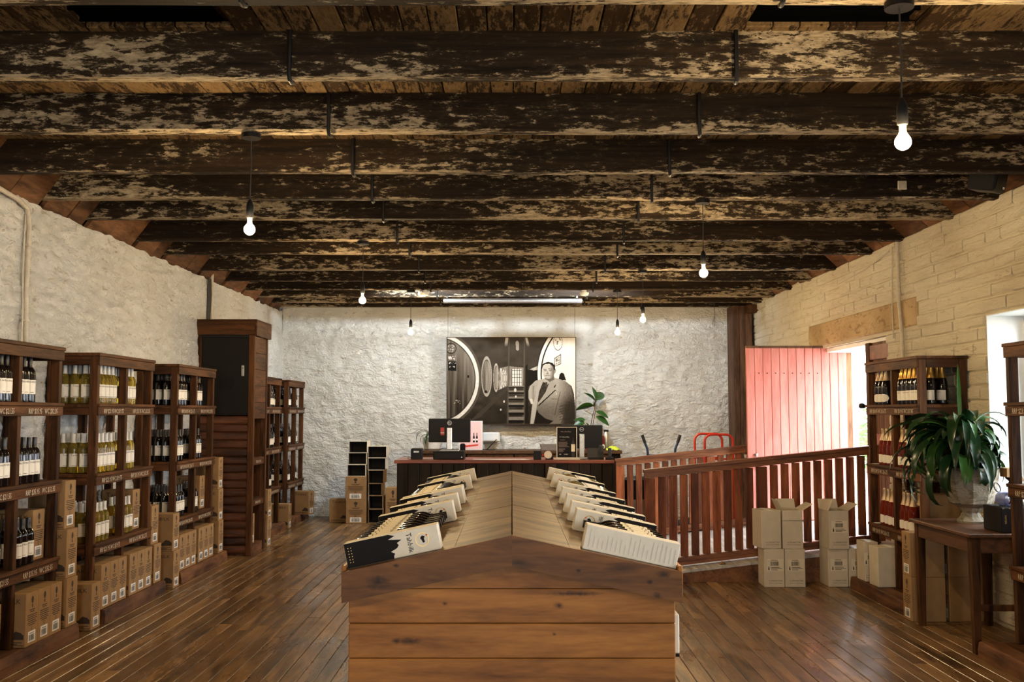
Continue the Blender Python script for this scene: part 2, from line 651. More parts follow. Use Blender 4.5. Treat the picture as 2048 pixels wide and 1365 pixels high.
def rough_wall(name, fn, ua, ub, nu, va, vb, nv, ragged=.03):
    vs, fs = [], []
    for j in range(nv + 1):
        for i in range(nu + 1):
            u = ua + (ub - ua) * i / nu
            v = va + (vb - va) * j / nv
            if j == nv:
                v += ragged * noise.noise(Vector((u * 5, 3, 1)))
            vs.append(fn(u, v))
    for j in range(nv):
        for i in range(nu):
            k = j * (nu + 1) + i
            fs.append((k, k + 1, k + nu + 2, k + nu + 1))
    return vs, fs


# floor -------------------------------------------------------------
fl = struct(MB().box(XL - .4, XR + .45, YR - .4, YB + .3, -.30, -.026).obj('floor', M['mortar']))
fl.data.materials.clear()
fl.data.materials.append(M['floor'])
rf = random.Random(3)
pw = .1035
x = XL
while x < XR - .001:
    x1 = min(x + pw, XR)
    y = 3.0 + rf.uniform(-2.5, 0)
    while y < YB:
        ln = rf.choice([2.4, 3.0, 3.6, 4.2, 4.8, 5.4])
        y1 = min(y + ln, YB)
        if y1 > 3.2:
            dz = rf.uniform(-.0012, .0012)
            m = MB()
            ys0 = max(y, 2.9)
            m.bev(x + .0018, x1 - .0018, ys0 + .0015, y1 - .0015, -.024 + dz, dz, .003)
            m.obj('floorboard', M['floor'], fl)
        y = y1
    x = x1
# plain boards behind the camera, one by one nobody sees them
MB().box(XL, XR, YR, 2.9, -.026, -.001).obj('floor_underlay', M['floor'], fl)['kind'] = 'stuff'

# left wall -----------------------------------------------------------
vs, fs = rough_wall('l', lambda u, v: (XL + lump(u, v, 0.0), u, v), 5.4, YB, 330, -.02, ZT, 100)
m = MB().add(vs, [f[::-1] for f in fs])
m.box(XL - .45, XL - .03, YR, YB + .4, -.02, ZT)
m.box(XL - .03, XL, YR, 5.4, -.02, ZT)
wl = struct(m.obj('wall_left', M['wall'], None, 'all'))
# back wall
vs, fs = rough_wall('b', lambda u, v: (u, YB - lump(u, 5.0, v) * 1.2, v), XL, XR, 220, -.02, 3.3, 100, 0)
m = MB().add(vs, fs)
m.box(XL - .4, XR + .4, YB + .03, YB + .4, -.02, 3.45)
wb = struct(m.obj('wall_back', M['wall'], None, 'all'))

# right wall with openings ------------------------------------------------
DOOR = (9.72, 11.90, 0.0, 2.35)
WIN1 = (6.15, 7.67, .93, 2.345)
UNSEEN_WIN2 = (1.5, 3.9, .93, 2.345)  # unseen window, made wide to throw more daylight on the left wall
ADDED_WIN3 = (-2.3, -.1, .93, 2.345)  # unseen window, added to brighten the left wall with daylight
OPEN = [DOOR, WIN1, UNSEEN_WIN2, ADDED_WIN3]
m = MB()
ycuts = sorted({YR, YB + .4} | {o[0] for o in OPEN} | {o[1] for o in OPEN})
for a, b in zip(ycuts[:-1], ycuts[1:]):
    o = [q for q in OPEN if q[0] <= a and q[1] >= b]
    spans = [(-.02, 3.45)] if not o else [(-.02, o[0][2]), (o[0][3], 3.45)]
    for z0, z1 in spans:
        if z1 - z0 > .03:
            m.box(XR, XR + .45, a, b, z0, z1)
wr = struct(m.obj('wall_right', M['brickpaint']))
# rear wall (behind the camera) with an unseen doorway added for daylight
m = MB()
m.box(XL - .4, -.9, YR - .4, YR, -.02, 3.45).box(.3, XR + .4, YR - .4, YR, -.02, 3.45).box(-.9, .3, YR - .4, YR, 2.3, 3.45)
struct(m.obj('wall_rear', M['wall']))

# painted bricks standing proud of the wall_right
LINT = (8.97, 12.24, 2.385, 2.645)


def blocked(y0, y1, z0, z1):
    for (a, b, c, d) in OPEN + [LINT]:
        if y0 < b and y1 > a and z0 < d and z1 > c:
            return True
    return False


rb = random.Random(11)
bricks = []
z = .02
row = 0
while z < 3.27:
    h = rb.uniform(.098, .125)
    y = 5.9 + (row % 2) * .15 + rb.uniform(-.04, .04)
    while y < YB - .02:
        L = rb.uniform(.24, .38)
        y1 = min(y + L, YB)
        a, b = y, y1
        for (q0, q1, q2, q3) in OPEN + [LINT]:       # trim bricks at the openings
            if z < q3 - .01 and z + h > q2 + .01:
                if a < q0 < b: b = q0
                elif a < q1 < b: a = q1
        if b - a > .05 and not blocked(a + .005, b - .005, z + .015, z + h - .015):
            z1 = z + h
            bricks.append((a, b, z, z1))
        y = y1
    z += h
    row += 1


def brick_geo(mb, a, b, z0, z1, r):
    """painted-over brick: deep bed joints, almost flush end joints"""
    g = .002
    p = r.uniform(.012, .024)
    e = r.choice([.001, .0015, .003, .006])
    c = r.uniform(.008, .018)
    q = [(a + .0004, z0 + g), (b - .0004, z0 + g), (b - .0004, z1 - g), (a + .0004, z1 - g)]
    i_ = [(a + e, z0 + c + r.uniform(0, .008)), (b - e, z0 + c + r.uniform(0, .008)),
          (b - e, z1 - c - r.uniform(0, .008)), (a + e, z1 - c - r.uniform(0, .008))]
    vs = [(XR + .002, *k) for k in q] + [(XR - p - r.uniform(-.003, .003), *k) for k in i_]
    mb.add(vs, [(4, 7, 6, 5), (0, 4, 5, 1), (1, 5, 6, 2), (2, 6, 7, 3), (3, 7, 4, 0)])


vis = [k for k in bricks if k[0] > 6.9 and not (7.9 < k[0] < 9.1 and k[3] < 2.0) and k[3] > .9 or (6.3 < k[0] < 7.6 and k[3] < .9)]
vis.sort(key=lambda k: k[0])
near = set(vis[:300])
rest = MB()
for k in bricks:
    if k in near:
        mb = MB()
        brick_geo(mb, *k, rb)
        mb.obj('brick', M['brickpaint'], wr)
    else:
        brick_geo(rest, *k, rb)
stuff(rest.obj('far_brickwork', M['brickpaint'], wr))
# lintel over the door
mb = MB().bev(XR - .022, XR + .2, LINT[0], LINT[1], LINT[2], LINT[3], .012)
mb.obj('lintel', M['lintel'], wr)
MB().bev(XR + .05, XR + .40, DOOR[0] - .02, DOOR[1] + .02, 2.30, 2.352, .004).obj('door_head', M['reveal'], wr)

# ceiling ------------------------------------------------------------------
ZB, ZC = 3.2, 3.42
ce = struct(MB().box(XL - .4, XR + .45, YR - .4, YB + .4, 3.46, 3.6).obj('ceiling', M['board']))
HOLES = [(-2.04, -1.41), (1.16, 1.82)]
rc = random.Random(5)
x = XL - .1
while x < XR + .1:
    w = rc.uniform(.125, .145)
    x1 = x + w
    cx = (x + x1) / 2
    segs = [(2.9, YB + .2)]
    if any(a - .03 < cx < b + .03 for a, b in HOLES):
        segs = [(2.9, 3.85), (4.60, YB + .2)]
    for a, b in segs:
        MB().bev(x + .003, x1 - .003, a, b, ZC + rc.uniform(-.003, .003), 3.452, .004).obj('ceiling_board', M['board'], ce)
    x = x1
MB().box(XL, XR, YR, 2.9, ZC, 3.46).obj('rear_ceiling_boards', M['board'], ce)['kind'] = 'stuff'
beams = [2.81, 3.735, 4.651, 5.583, 6.543, 7.384, 8.159, 9.221, 10.018, 11.16, 12.106, 12.98, 13.8, 14.5, 15.13]
for i, y0 in enumerate(beams):
    t = .095 if i < 12 else .1
    n = 48
    mb = MB()
    # long timber with a slightly wavering outline
    for k in range(n + 1):
        xx = XL - .12 + (XR - XL + .24) * k / n
        w1 = .006 * noise.noise(Vector((xx * 1.3, y0 * 3, 0)))
        w2 = .007 * noise.noise(Vector((xx * 1.1, y0 * 5, 7)))
        for (py, pz) in ((y0 + w1, 3.45), (y0 + w1, ZB + .012 + w2), (y0 + .012 + w1, ZB + w2), (y0 + t - .012 + w1, ZB + w2), (y0 + t + w1, ZB + .012 + w2), (y0 + t + w1, 3.45)):
            mb.v.append((xx, py, pz))
    for k in range(n):
        for q in range(6):
            q2 = (q + 1) % 6
            mb.f.append((k * 6 + q, (k + 1) * 6 + q, (k + 1) * 6 + q2, k * 6 + q2))
            mb.m.append(0)
    mb.f += [tuple(range(6)), tuple(n * 6 + q for q in reversed(range(6)))]
    mb.m += [0, 0]
    bo = link('beam', fixn(mb.mesh('beam', M['beam'])), ce)
    if 1 <= i <= 13:
        for hx in (-1.06 + rc.uniform(-.02, .02), 1.05 + rc.uniform(-.02, .02)):
            hb = MB().tube([(hx, y0 - .012, 3.42), (hx, y0 - .012, ZB), (hx + .002, y0 - .006, ZB - .02), (hx + .004, y0 + .03, ZB - .024), (hx + .006, y0 + .05, ZB - .016)], .011, 8)
            hb.obj('iron_hanger', M['iron'], bo, True)
# brown infill boards between the beam ends, above the wall tops
for i in range(1, len(beams) - 1):
    a, b = beams[i] + .097, beams[i + 1] - .002
    if b - a < .1:
        continue
    cut = a + (b - a) * rc.uniform(.35, .65)
    for (p, q) in ((a, cut - .003), (cut + .003, b)):
        for sgn, X in ((-1, XL), (1, XR)):
            t = rc.uniform(-.012, .012)
            zt = ZT if sgn < 0 else 3.22
            po = [(X + sgn * .02 - sgn * t, zt - .01), (X - sgn * .20 - sgn * t, ZC), (X - sgn * .16 - sgn * t, ZC), (X + sgn * .06 - sgn * t, zt - .01)]
            mb = MB().prism(po, 'y', p, q)
            link('infill_board', fixn(mb.mesh('infill_board', M['infill'])), ce)
# wall plates (close the slit between wall and roof)
for sgn, X in ((-1, XL), (1, XR)):
    MB().box(min(X + sgn * .06, X + sgn * .45), max(X + sgn * .06, X + sgn * .45), YR, YB, 3.1, 3.47).obj('wall_plate', M['infill'], ce)
# black vents in the ceiling
for (a, b), lab in zip(HOLES, ('left', 'right')):
    t = thing('ceiling_vent', 'black rectangular vent opening in the ceiling boards on the %s' % lab, 'vent', ((a + b) / 2, 4.22, ZC), group='ceiling vents')
    w = (b - a) / 2 + .04
    MB().box(-w, w, -.39, .40, .028, .032).obj('backing', M['void'], t)
    for k in range(6):
        yy = -.33 + k * .13
        MB().box(-w, w, yy, yy + .012, .006, .027).obj('slat', M['void'], t)

# door leaf 1: faded red ledged door swung into the room ---------------------
d1 = struct(link('door_1', None))
d1.location = (3.955, 11.80, .335)
n = 12
W = 1.185
for k in range(n):
    w = W / n
    x0 = -W + k * w
    mb = MB().bev(x0 + .0015, x0 + w - .0015, -.03, .008, 0, 2.02, .005)
    mb.obj('door_plank', M['door_red'], d1)
for zz in (.25, 1.0, 1.75):
    one('ledger', -W + .06, -.05, .008, .045, zz, zz + .13, M['door_red'], d1)
one('top_edge', -W, 0, -.032, .01, 2.02, 2.045, M['door_brown'], d1, .003)
for k in range(8):
    xx = -W + .15 + k * .099
    MB().lathe([(.007, 0), (.007, .006)], 8).obj('nail_head', M['iron'], d1).matrix_local = Matrix.Translation((xx, -.029, 1.72)) @ Matrix.Rotation(PI / 2, 4, 'X')
mb = MB().tube([(-W + .1, -.04, .76), (-W + .1, -.055, .73), (-W + .105, -.05, .60), (-W + .118, -.045, .57), (-W + .128, -.05, .61), (-W + .112, -.055, .72)], .006, 6)
mb.lathe([(.016, 0), (.016, .03)], 10, (-W + .1, -.045, .745))
mb.obj('latch_loop', M['steel'], d1, True)
# door leaf 2: narrow brown leaf closed on the near side of the opening
d2 = struct(link('door_2', None))
d2.location = (3.72, 10.37, .28)
for k in range(5):
    w = .64 / 5
    MB().bev(0, .03, -(k + 1) * w + .0015, -k * w - .0015, 0, 2.03, .004).obj('door_plank', M['door_brown'], d2)
for zz in (1.85, .95):
    one('rail', -.03, 0, -.63, -.11, zz, zz + .15, M['rail_x'], d2)
one('stile', -.035, 0, -.11, 0, 0, 2.03, M['rack'], d2)
mb = MB().tube([(-.03, -.05, 1.38), (-.09, -.05, 1.38)], .012, 8)
mb.lathe([(.012, -.03), (.032, -.02), (.036, 0), (.03, .02), (.012, .03)], 12, (-.10, -.05, 1.38))
mb.obj('door_knob', M['iron'], d2, True)
# door jamb boards
struct(one('trim_1', XR + .18, XR + .36, 11.83, 11.90, 0, 2.31, M['door_brown']))

# windows --------------------------------------------------------------------
for wi, (a, b, c, d) in enumerate((WIN1, UNSEEN_WIN2, ADDED_WIN3)):  # only the first is in view; the others are there for their daylight
    w = struct(link('window_%d' % (wi + 1), None))
    fx = XR + .27
    for (y0, y1, z0, z1, nm) in ((a, a + .06, c, d, 'jamb'), (b - .06, b, c, d, 'jamb'), (a + .06, b - .06, d - .06, d, 'head'), (a + .06, b - .06, c, c + .06, 'sill_frame')):
        one(nm, fx, fx + .09, y0, y1, z0, z1, M['reveal'], w)
    mid = (a + b) / 2
    one('mullion', fx + .02, fx + .07, mid - .025, mid + .025, c + .06, d - .06, M['reveal'], w)
    zt = c + (d - c) * .72
    for (y0, y1) in ((a + .06, mid - .025), (mid + .025, b - .06)):
        one('transom', fx + .02, fx + .07, y0, y1, zt - .02, zt + .02, M['reveal'], w)
        for z0, z1 in ((c + .06, zt - .02), (zt + .02, d - .06)):
            MB().box(fx + .043, fx + .047, y0, y1, z0, z1).obj('pane', M['clear'], w)
    # plastered white reveals
    for (y0, y1, z0, z1) in ((b - .006, b + .0, c, d), (a, a + .006, c, d)):
        one('reveal', XR - .012, fx, y0, y1, z0, z1, M['reveal'], w, .001)
    one('reveal', XR - .012, fx, a, b, d - .008, d, M['reveal'], w, .001)
    one('window_sill', XR - .03, fx, a - .02, b + .02, c - .0, c + .03, M['reveal'], w, .006)

# corner pillar ------------------------------------------------------------
pl = struct(link('trim_2', None))
for k in range(3):
    w = .29 / 3
    one('pillar_board', 3.33 + k * w + .001, 3.33 + (k + 1) * w - .001, 14.96 + .006 * (k % 2), 14.99, 0, 3.2, M['pillar'], pl)
one('pillar_core', 3.335, 3.615, 14.99, 15.38, 0, 3.2, M['pillar'], pl)
one('bracket', 3.52, 3.70, 14.80, 14.96, 3.08, 3.2, M['infill'], pl)

# ramp --------------------------------------------------------------------
def rz(x): return max(0, .118 * (x - .95))
rp = struct(link('floor_ramp', None))
x = .97
rr = random.Random(2)
while x < 3.66:
    w = min(rr.uniform(.12, .16), 3.66 - x)
    x1 = x + w
    z0, z1 = rz(x), rz(x1)
    g = .0015
    mb = MB()
    vs = [(x + g, 9.52, z0 + .002), (x1 - g, 9.52, z1 + .002), (x1 - g, 12.04, z1 + .002), (x + g, 12.04, z0 + .002)]
    vs += [(p[0], p[1], p[2] + .022) for p in vs]
    mb.add(vs, [(0, 3, 2, 1), (4, 5, 6, 7), (0, 1, 5, 4), (1, 2, 6, 5), (2, 3, 7, 6), (3, 0, 4, 7)])
    mb.obj('ramp_board', M['ramp'], rp)
    x = x1
one('threshold', 3.66, 4.13, 9.72, 11.90, 0, .335, M['ramp'], rp)
mb = MB().prism([(.97, 0), (3.66, 0), (3.66, rz(3.66)), (.97, rz(.97) + .001)], 'y', 9.50, 9.52)
mb.obj('skirt', M['sleeper'], rp)
fixn(rp.children[-1].data)
mb = MB().prism([(.97, 0), (3.66, 0), (3.66, rz(3.66)), (.97, rz(.97) + .001)], 'y', 12.04, 12.06)
mb.obj('skirt', M['sleeper'], rp)
fixn(rp.children[-1].data)


def railing(name, label, Y, xa, xb, newels, ext_first=0.0):
    t = thing(name, label, 'railing', (xa, Y, rz(xa)), group='ramp railings')
    s = .105
    base = 1.0
    def top(x): return base + s * x
    def bot(x): return .118 * x
    L = xb - xa
    # sloping handrail: cap board and rail below it
    def slope_bar(nm, y0, y1, za, zb, mat, x0=0, x1=L, off=top):
        vs = []
        for xx in (x0, x1):
            for (yy, zz) in ((y0, za), (y1, za), (y1, zb), (y0, zb)):
                vs.append((xx, yy, off(xx) + zz))
        MB().add(vs, [(0, 1, 2, 3), (7, 6, 5, 4), (0, 4, 5, 1), (1, 5, 6, 2), (2, 6, 7, 3), (3, 7, 4, 0)]).obj(nm, mat, t)
    slope_bar('handrail', -.045, .045, -.03, .0, M['rail_x'], -.01, L + .01)
    slope_bar('top_rail', -.03, .03, -.085, -.031, M['rail_x'])
    slope_bar('bottom_rail', -.03, .03, .075, .115, M['rail_x'], 0, L, bot)
    slope_bar('bottom_cleat', -.04, .04, .045, .074, M['rail_x'], 0, L, bot)
    x = 0
    k = 0
    while x < L - .03:
        wide = k % newels == 0
        w = .10 if wide else .072
        if wide:
            MB().bev(x, x + w, -.028, .028, bot(x + w / 2) + .03, top(x) - .086, .003).obj('newel', M['rail'], t)
        else:
            MB().bev(x, x + w, -.017, .017, bot(x + w) + .116, top(x) - .086, .003).obj('baluster', M['rail'], t)
        x += w + .034
        k += 1
    return t


railing('ramp_railing', 'dark red timber railing with square balusters on the near side of the ramp', 9.74, 1.285, 3.60, 10)
railing('ramp_railing', 'paler red timber railing behind the ramp, ending at the red door', 12.02, 1.245, 2.80, 10)

# outside, seen through the door and window ------------------------------------
g = struct(MB().box(4.13, 24, -8, 30, -.3, .1).obj('ground_outside', M['grass']))
rs = random.Random(21)
for i, (sx, sy, sr, sh) in enumerate(((9.8, 29.0, 1.1, 1.7), (8.7, 24.5, .9, 1.2), (12.5, 29.5, 1.2, 2.0))):
    t = thing('garden_shrub', ['tall pale green shrub beyond the open door', 'low green shrub nearest the open door outside', 'rounded garden shrub at the far right outside'][i], 'shrub', (sx, sy, .1), group='garden shrubs')
    mb = MB()
    for k in range(420):
        d = Vector((rs.gauss(0, 1), rs.gauss(0, 1), rs.gauss(0, 1))).normalized() * rs.uniform(.6, 1)
        p = Vector((d.x * sr, d.y * sr, sh * .55 + d.z * sh * .5))
        a = Vector((rs.gauss(0, 1), rs.gauss(0, 1), rs.gauss(0, 1))).normalized()
        b = a.cross(Vector((.3, .5, .8))).normalized()
        s = rs.uniform(.06, .13)
        mb.add([p - a * s, p + b * s * .4, p + a * s, p - b * s * .4], [(0, 1, 2, 3)])
    stuff(mb.obj('foliage', M['shrub'], t))
    MB().tube([(0, 0, 0), (.03, 0, sh * .4), (.0, .04, sh * .7)], [.05, .04, .02], 7).obj('stem', M['sleeper'], t)

# ================================================================== BOTTLES
def bottle_profile(kind):
    if kind == 'bordeaux':
        return [(.030, 0), (.0365, .004), (.0375, .02), (.0375, .185), (.036, .200), (.030, .216), (.020, .230), (.0152, .243), (.0145, .262), (.0145, .297), (.0135, .30)]
    if kind == 'burgundy':
        return [(.032, 0), (.039, .004), (.040, .02), (.040, .150), (.0375, .175), (.031, .205), (.022, .235), (.0165, .258), (.0148, .275), (.0148, .297), (.0138, .30)]
    return [(.034, 0), (.0425, .004), (.0435, .02), (.0435, .150), (.041, .178), (.033, .210), (.023, .240), (.0172, .262), (.0158, .285), (.0165, .30), (.0165, .315), (.012, .32)]


def label_geo(mb, r, z0, z1, half, text, tsize, tz, sx=.75, seg=14, line=None):
    rr = r + .0006
    k = len(mb.v)
    for i in range(seg + 1):
        a = -half + 2 * half * i / seg
        mb.v.append((rr * math.cos(a), rr * math.sin(a), z0))
        mb.v.append((rr * math.cos(a), rr * math.sin(a), z1))
    for i in range(seg):
        mb.f.append((k + 2 * i, k + 2 * i + 2, k + 2 * i + 3, k + 2 * i + 1))
        mb.m.append(0)
    r2 = rr + .0004
    def fn(u, v):
        a = u / r2
        return (r2 * math.cos(a), r2 * math.sin(a), v)
    if text:
        cap_text(mb, text, tsize, lambda u, v: fn(u, v + tz), 1, sx)
    if line:
        for zz, hw in line:
            n = 6
            pts = [fn(-hw + 2 * hw * i / n, zz) for i in range(n + 1)] + [fn(hw - 2 * hw * i / n, zz + .0025) for i in range(n + 1)]
            for i in range(n):
                mb.add([fn(-hw + 2 * hw * i / n, zz), fn(-hw + 2 * hw * (i + 1) / n, zz), fn(-hw + 2 * hw * (i + 1) / n, zz + .0025), fn(-hw + 2 * hw * i / n, zz + .0025)], [(0, 1, 2, 3)], 1)


def oval_label(mb, r, zc, half, hh, seg=14):
    rr = r + .0006
    pts = []
    for i in range(seg + 1):
        a = -half + 2 * half * i / seg
        w = hh * math.sqrt(max(.0, 1 - (a / half) ** 2))
        pts.append((a, w))
    for i in range(seg):
        (a, w), (b, u) = pts[i], pts[i + 1]
        mb.add([(rr * math.cos(a), rr * math.sin(a), zc - w), (rr * math.cos(b), rr * math.sin(b), zc - u), (rr * math.cos(b), rr * math.sin(b), zc + u), (rr * math.cos(a), rr * math.sin(a), zc + w)], [(0, 1, 2, 3)], 0)


KIND = {}


def make_kind(key, prof, glass, cap_mat, cap_z, lab):
    p = bottle_profile(prof)
    body = MB().lathe(p, 18).mesh('wine_bottle_glass', M[glass], True)
    cp = [(r + .0012, z) for r, z in p if z >= cap_z]
    # start the capsule at cap_z by interpolation
    for (r0, z0), (r1, z1) in zip(p[:-1], p[1:]):
        if z0 < cap_z <= z1:
            cp.insert(0, (r0 + (r1 - r0) * (cap_z - z0) / (z1 - z0) + .0012, cap_z))
    if prof == 'champagne':
        cp[-1] = (cp[-1][0], cp[-1][1] + .001)
        cp.insert(-1, (.0185, .305))
        cp.sort(key=lambda q: q[1])
    cap = MB().lathe(cp, 16).mesh('capsule', M[cap_mat], True)
    mb = MB()
    lab(mb, p)
    labm = mb.mesh('front_label', [M['label'] if key != 'case' else M['label_cream'], M['ink']])
    KIND[key] = (body, cap, labm)


make_kind('red', 'bordeaux', 'red_glass', 'cap_black', .232, lambda mb, p: (label_geo(mb, .0375, .055, .150, 1.35, 'TAHBILK', .0165, .130, .95, line=[(.066, .012)])))
make_kind('white', 'bordeaux', 'white_glass', 'cap_white', .232, lambda mb, p: (label_geo(mb, .0375, .050, .150, 1.3, 'TAHBILK', .0165, .130, .95, line=[(.056, .03)])))
make_kind('burgundy', 'burgundy', 'red_glass', 'cap_black', .258, lambda mb, p: (label_geo(mb, .040, .035, .115, 1.25, 'TAHBILK', .011, .100, .8)))
make_kind('sparkling', 'champagne', 'red_glass', 'foil_gold', .215, lambda mb, p: (label_geo(mb, .0435, .035, .115, 1.2, 'MUSEUM', .010, .095, .8)))
make_kind('sparkling_oval', 'champagne', 'red_glass', 'foil_cream', .215, lambda mb, p: oval_label(mb, .0435, .06, 1.25, .035))
make_kind('rose', 'champagne', 'rose_glass', 'foil_cream', .215, lambda mb, p: oval_label(mb, .0435, .055, 1.25, .036))
make_kind('case', 'bordeaux', 'red_glass', 'cap_black', .232, lambda mb, p: (label_geo(mb, .0375, .045, .155, 1.35, 'TAHBILK', .0165, .130, .95, line=[(.06, .02), (.075, .015)])))


def bottle(key, mat, label, group, name='wine_bottle'):
    body, cap, labm = KIND[key]
    o = link(name, body)
    o.matrix_world = mat
    tag(o, label, 'bottle', group)
    c = link('capsule', cap, o)
    l = link('front_label', labm, o)
    return o


rbt = random.Random(99)

# ================================================================== RACKS
RW, RD = 1.17, .40       # length along the wall, depth
TIERS = [.60, 1.13, 1.66]
RTOP = 2.05


def rack(label, loc, rz_, prices, W=RW):
    t = thing('wine_rack', label, 'wine rack', loc, rz_, 'stained timber wine racks')
    p = .045
    ys = [0, W / 2 - p / 2, W - p]
    for y in ys:
        for (x0, x1) in ((.008, .07), (RD - .068, RD - .006)):
            MB().bev(x0, x1, y, y + p, .1055, RTOP - .026, .003).obj('post', M['rack'], t)
    MB().bev(-.0, RD + .012, -.012, W + .012, RTOP - .025, RTOP, .003).obj('top_board', M['rack_y'], t)
    MB().bev(RD - .005, RD + .008, 0, W, RTOP - .095, RTOP - .026, .003).obj('top_rail', M['rack_y'], t)
    for y in (0, W - .02):
        MB().bev(.071, RD - .069, y + .004, y + .022, RTOP - .095, RTOP - .026, .003).obj('end_rail', M['rack_x'], t)
    for k, z in enumerate(TIERS):
        MB().bev(.002, RD - .006, .001, W - .001, z - .028, z, .003).obj('shelf', M['rack_y'], t)
        MB().bev(RD - .004, RD + .018, -.002, W + .002, z - .022, z + .002, .003).obj('shelf_edge', M['rack_y'], t)
        st = MB().bev(RD - .005, RD + .008, 0, W, z - .088, z - .023, .003).obj('price_strip', M['rack_y'], t)
        for y in (0, W - .02):
            MB().bev(.071, RD - .069, y + .004, y + .022, z - .085, z - .029, .003).obj('end_rail', M['rack_x'], t)
        # chalk prices: near bay and far bay
        for b in range(2):
            yc = W * (.25 + .5 * b)
            # the writing runs left to right for someone facing the rack
            mb = MB()
            text_on(mb, prices[k][b], .050, lambda u, v: (RD + .0095, yc + u, z - .073 + v), 0, .80)
            mb.obj('chalk_lettering', M['chalk'], st)
    return t


def platform(label, loc, rz_, x1, y0, y1, h=.105):
    t = thing('sleeper_platform', label, 'platform', loc, rz_, 'sleeper platforms under the racks')
    # rough sleeper with a waney front edge
    n = 24
    mb = MB()
    for k in range(n + 1):
        y = y0 + (y1 - y0) * k / n
        w = .010 * noise.noise(Vector((y * 6, loc[1], 1)))
        for (xx, zz) in ((x1 - .14, 0), (x1 + .2 * w, 0), (x1 + w, h * .5), (x1 + w - .008, h - .006), (x1 + w - .02, h), (x1 - .14, h)):
            mb.v.append((xx, y, zz))
    for k in range(n):
        for q in range(6):
            q2 = (q + 1) % 6
            mb.f.append((k * 6 + q, (k + 1) * 6 + q, (k + 1) * 6 + q2, k * 6 + q2))
            mb.m.append(0)
    mb.f += [tuple(range(6)), tuple(n * 6 + q for q in reversed(range(6)))]
    mb.m += [0, 0]
    link('front_sleeper', fixn(mb.mesh('front_sleeper', M['sleeper'])), t)
    MB().bev(.008, x1 - .141, y0 + .02, y1 - .02, 0, h - .001, .004).obj('deck', M['rack_y'], t)
    return t


P1 = [('RRP $15.95 WC $21.55', 'RRP $35.95   WC $32.55'), ('RRP $23.95 WC $21.55', 'RRP $35.95   WC $32.35'), ('RRP $23.95 WC $21.55', 'RRP $35.95   WC $32.35')]
P2 = [('RRP $21.95 WC $19.75', 'RRP $16.95 WC $12.35'), ('RRP $21.95 WC $19.75', 'RRP $15.95 WC $12.35'), ('RRP $21.95 WC $19.75', 'RRP $15.95 WC $12.35')]
P3 = [('RRP $18.95 WC $16.75', 'RRP $19.95 WC $17.85')] * 3
XW = XL + .012
racks_L = [
    ('nearest wine rack on the left wall, cut by the picture edge, holding red wine', 5.81, P1),
    ('wine rack holding pale white wine with light screw caps', 7.58, P2),
    ('wine rack of red wine standing just before the tall black-doored cupboard', 9.39, P3),
    ('wine rack half hidden behind the tall cupboard', 12.42, P3),
    ('last wine rack on the left, beside the back wall', 14.05, P3)]
for lab, y0, pr in racks_L:
    rack(lab, (XW, y0, 0), 0, pr, RW if y0 < 14 else 1.05)
plabs = ['rough timber platform under the nearest left rack', 'waney-edged timber platform under the white wine rack', 'timber platform under the red wine rack before the cupboard',
         'timber platform under the rack behind the cupboard', 'timber platform under the last left rack by the back wall']
for lab, (rl, y0, pr) in zip(plabs, racks_L):
    W = RW if y0 < 14 else 1.05
    platform(lab, (XW, y0, 0), 0, .475, .07 if 7 < y0 < 9 else .01, W + (.22 if y0 < 9 else (.34 if y0 < 10 else .10)))
rack('wine rack of gold-foiled sparkling wine by the open door', (XR - .012 - .01, 9.16, 0), PI, P3)
rack('empty wine rack cut by the right picture edge', (XR - .012 - .01, 6.58, 0), PI, P1)
platform('timber platform under the sparkling wine rack', (XR - .022, 9.16, 0), PI, .58, -.03, RW + .08)
platform('timber platform at the lower right picture corner', (XR - .022, 6.58, 0), PI, .62, -.03, RW + .1)


ORD = ['first', 'second', 'third', 'fourth', 'fifth', 'sixth', 'seventh', 'eighth', 'ninth', 'tenth', 'eleventh']
ROW = ['front', 'second', 'third', 'back']
SHELF = ['third', 'second', 'top']


def stock(y0, where, bays, side=-1, W=RW):
    """bays: (bay 0/1, tier index, along, deep, kind, words for the kind, words for the bay, offset)"""
    for (bay, k, along, deep, kind, words_, bayname, off) in bays:
        r = .0375 if kind in ('red', 'white') else (.040 if kind == 'burgundy' else .0435)
        pitch = 2 * r + .004
        grp = '%s bottles, %s shelf, %s, %s' % (words_, SHELF[k], bayname, where)
        for i in range(along):
            for j in range(deep):
                yy = (.052 if bay == 0 else W / 2 + .03) + off + r + i * pitch + rbt.uniform(-.0015, .0015)
                xx = RD - .022 - r - j * (pitch) + rbt.uniform(-.0015, .0015)
                rot = -.5 + rbt.uniform(-.25, .25)
                if side < 0:
                    P = (XW + xx, y0 + yy, TIERS[k] + .0005)
                    R = rot
                else:
                    P = (XR - .022 - xx, y0 - yy, TIERS[k] + .0005)
                    R = PI + .5 + rbt.uniform(-.25, .25)
                lab = '%s %s bottle in the %s row, %s shelf, %s, %s' % (ORD[i], words_, ROW[j], SHELF[k], bayname, where)
                bottle(kind, Matrix.Translation(P) @ Matrix.Rotation(R, 4, 'Z'), lab, grp)


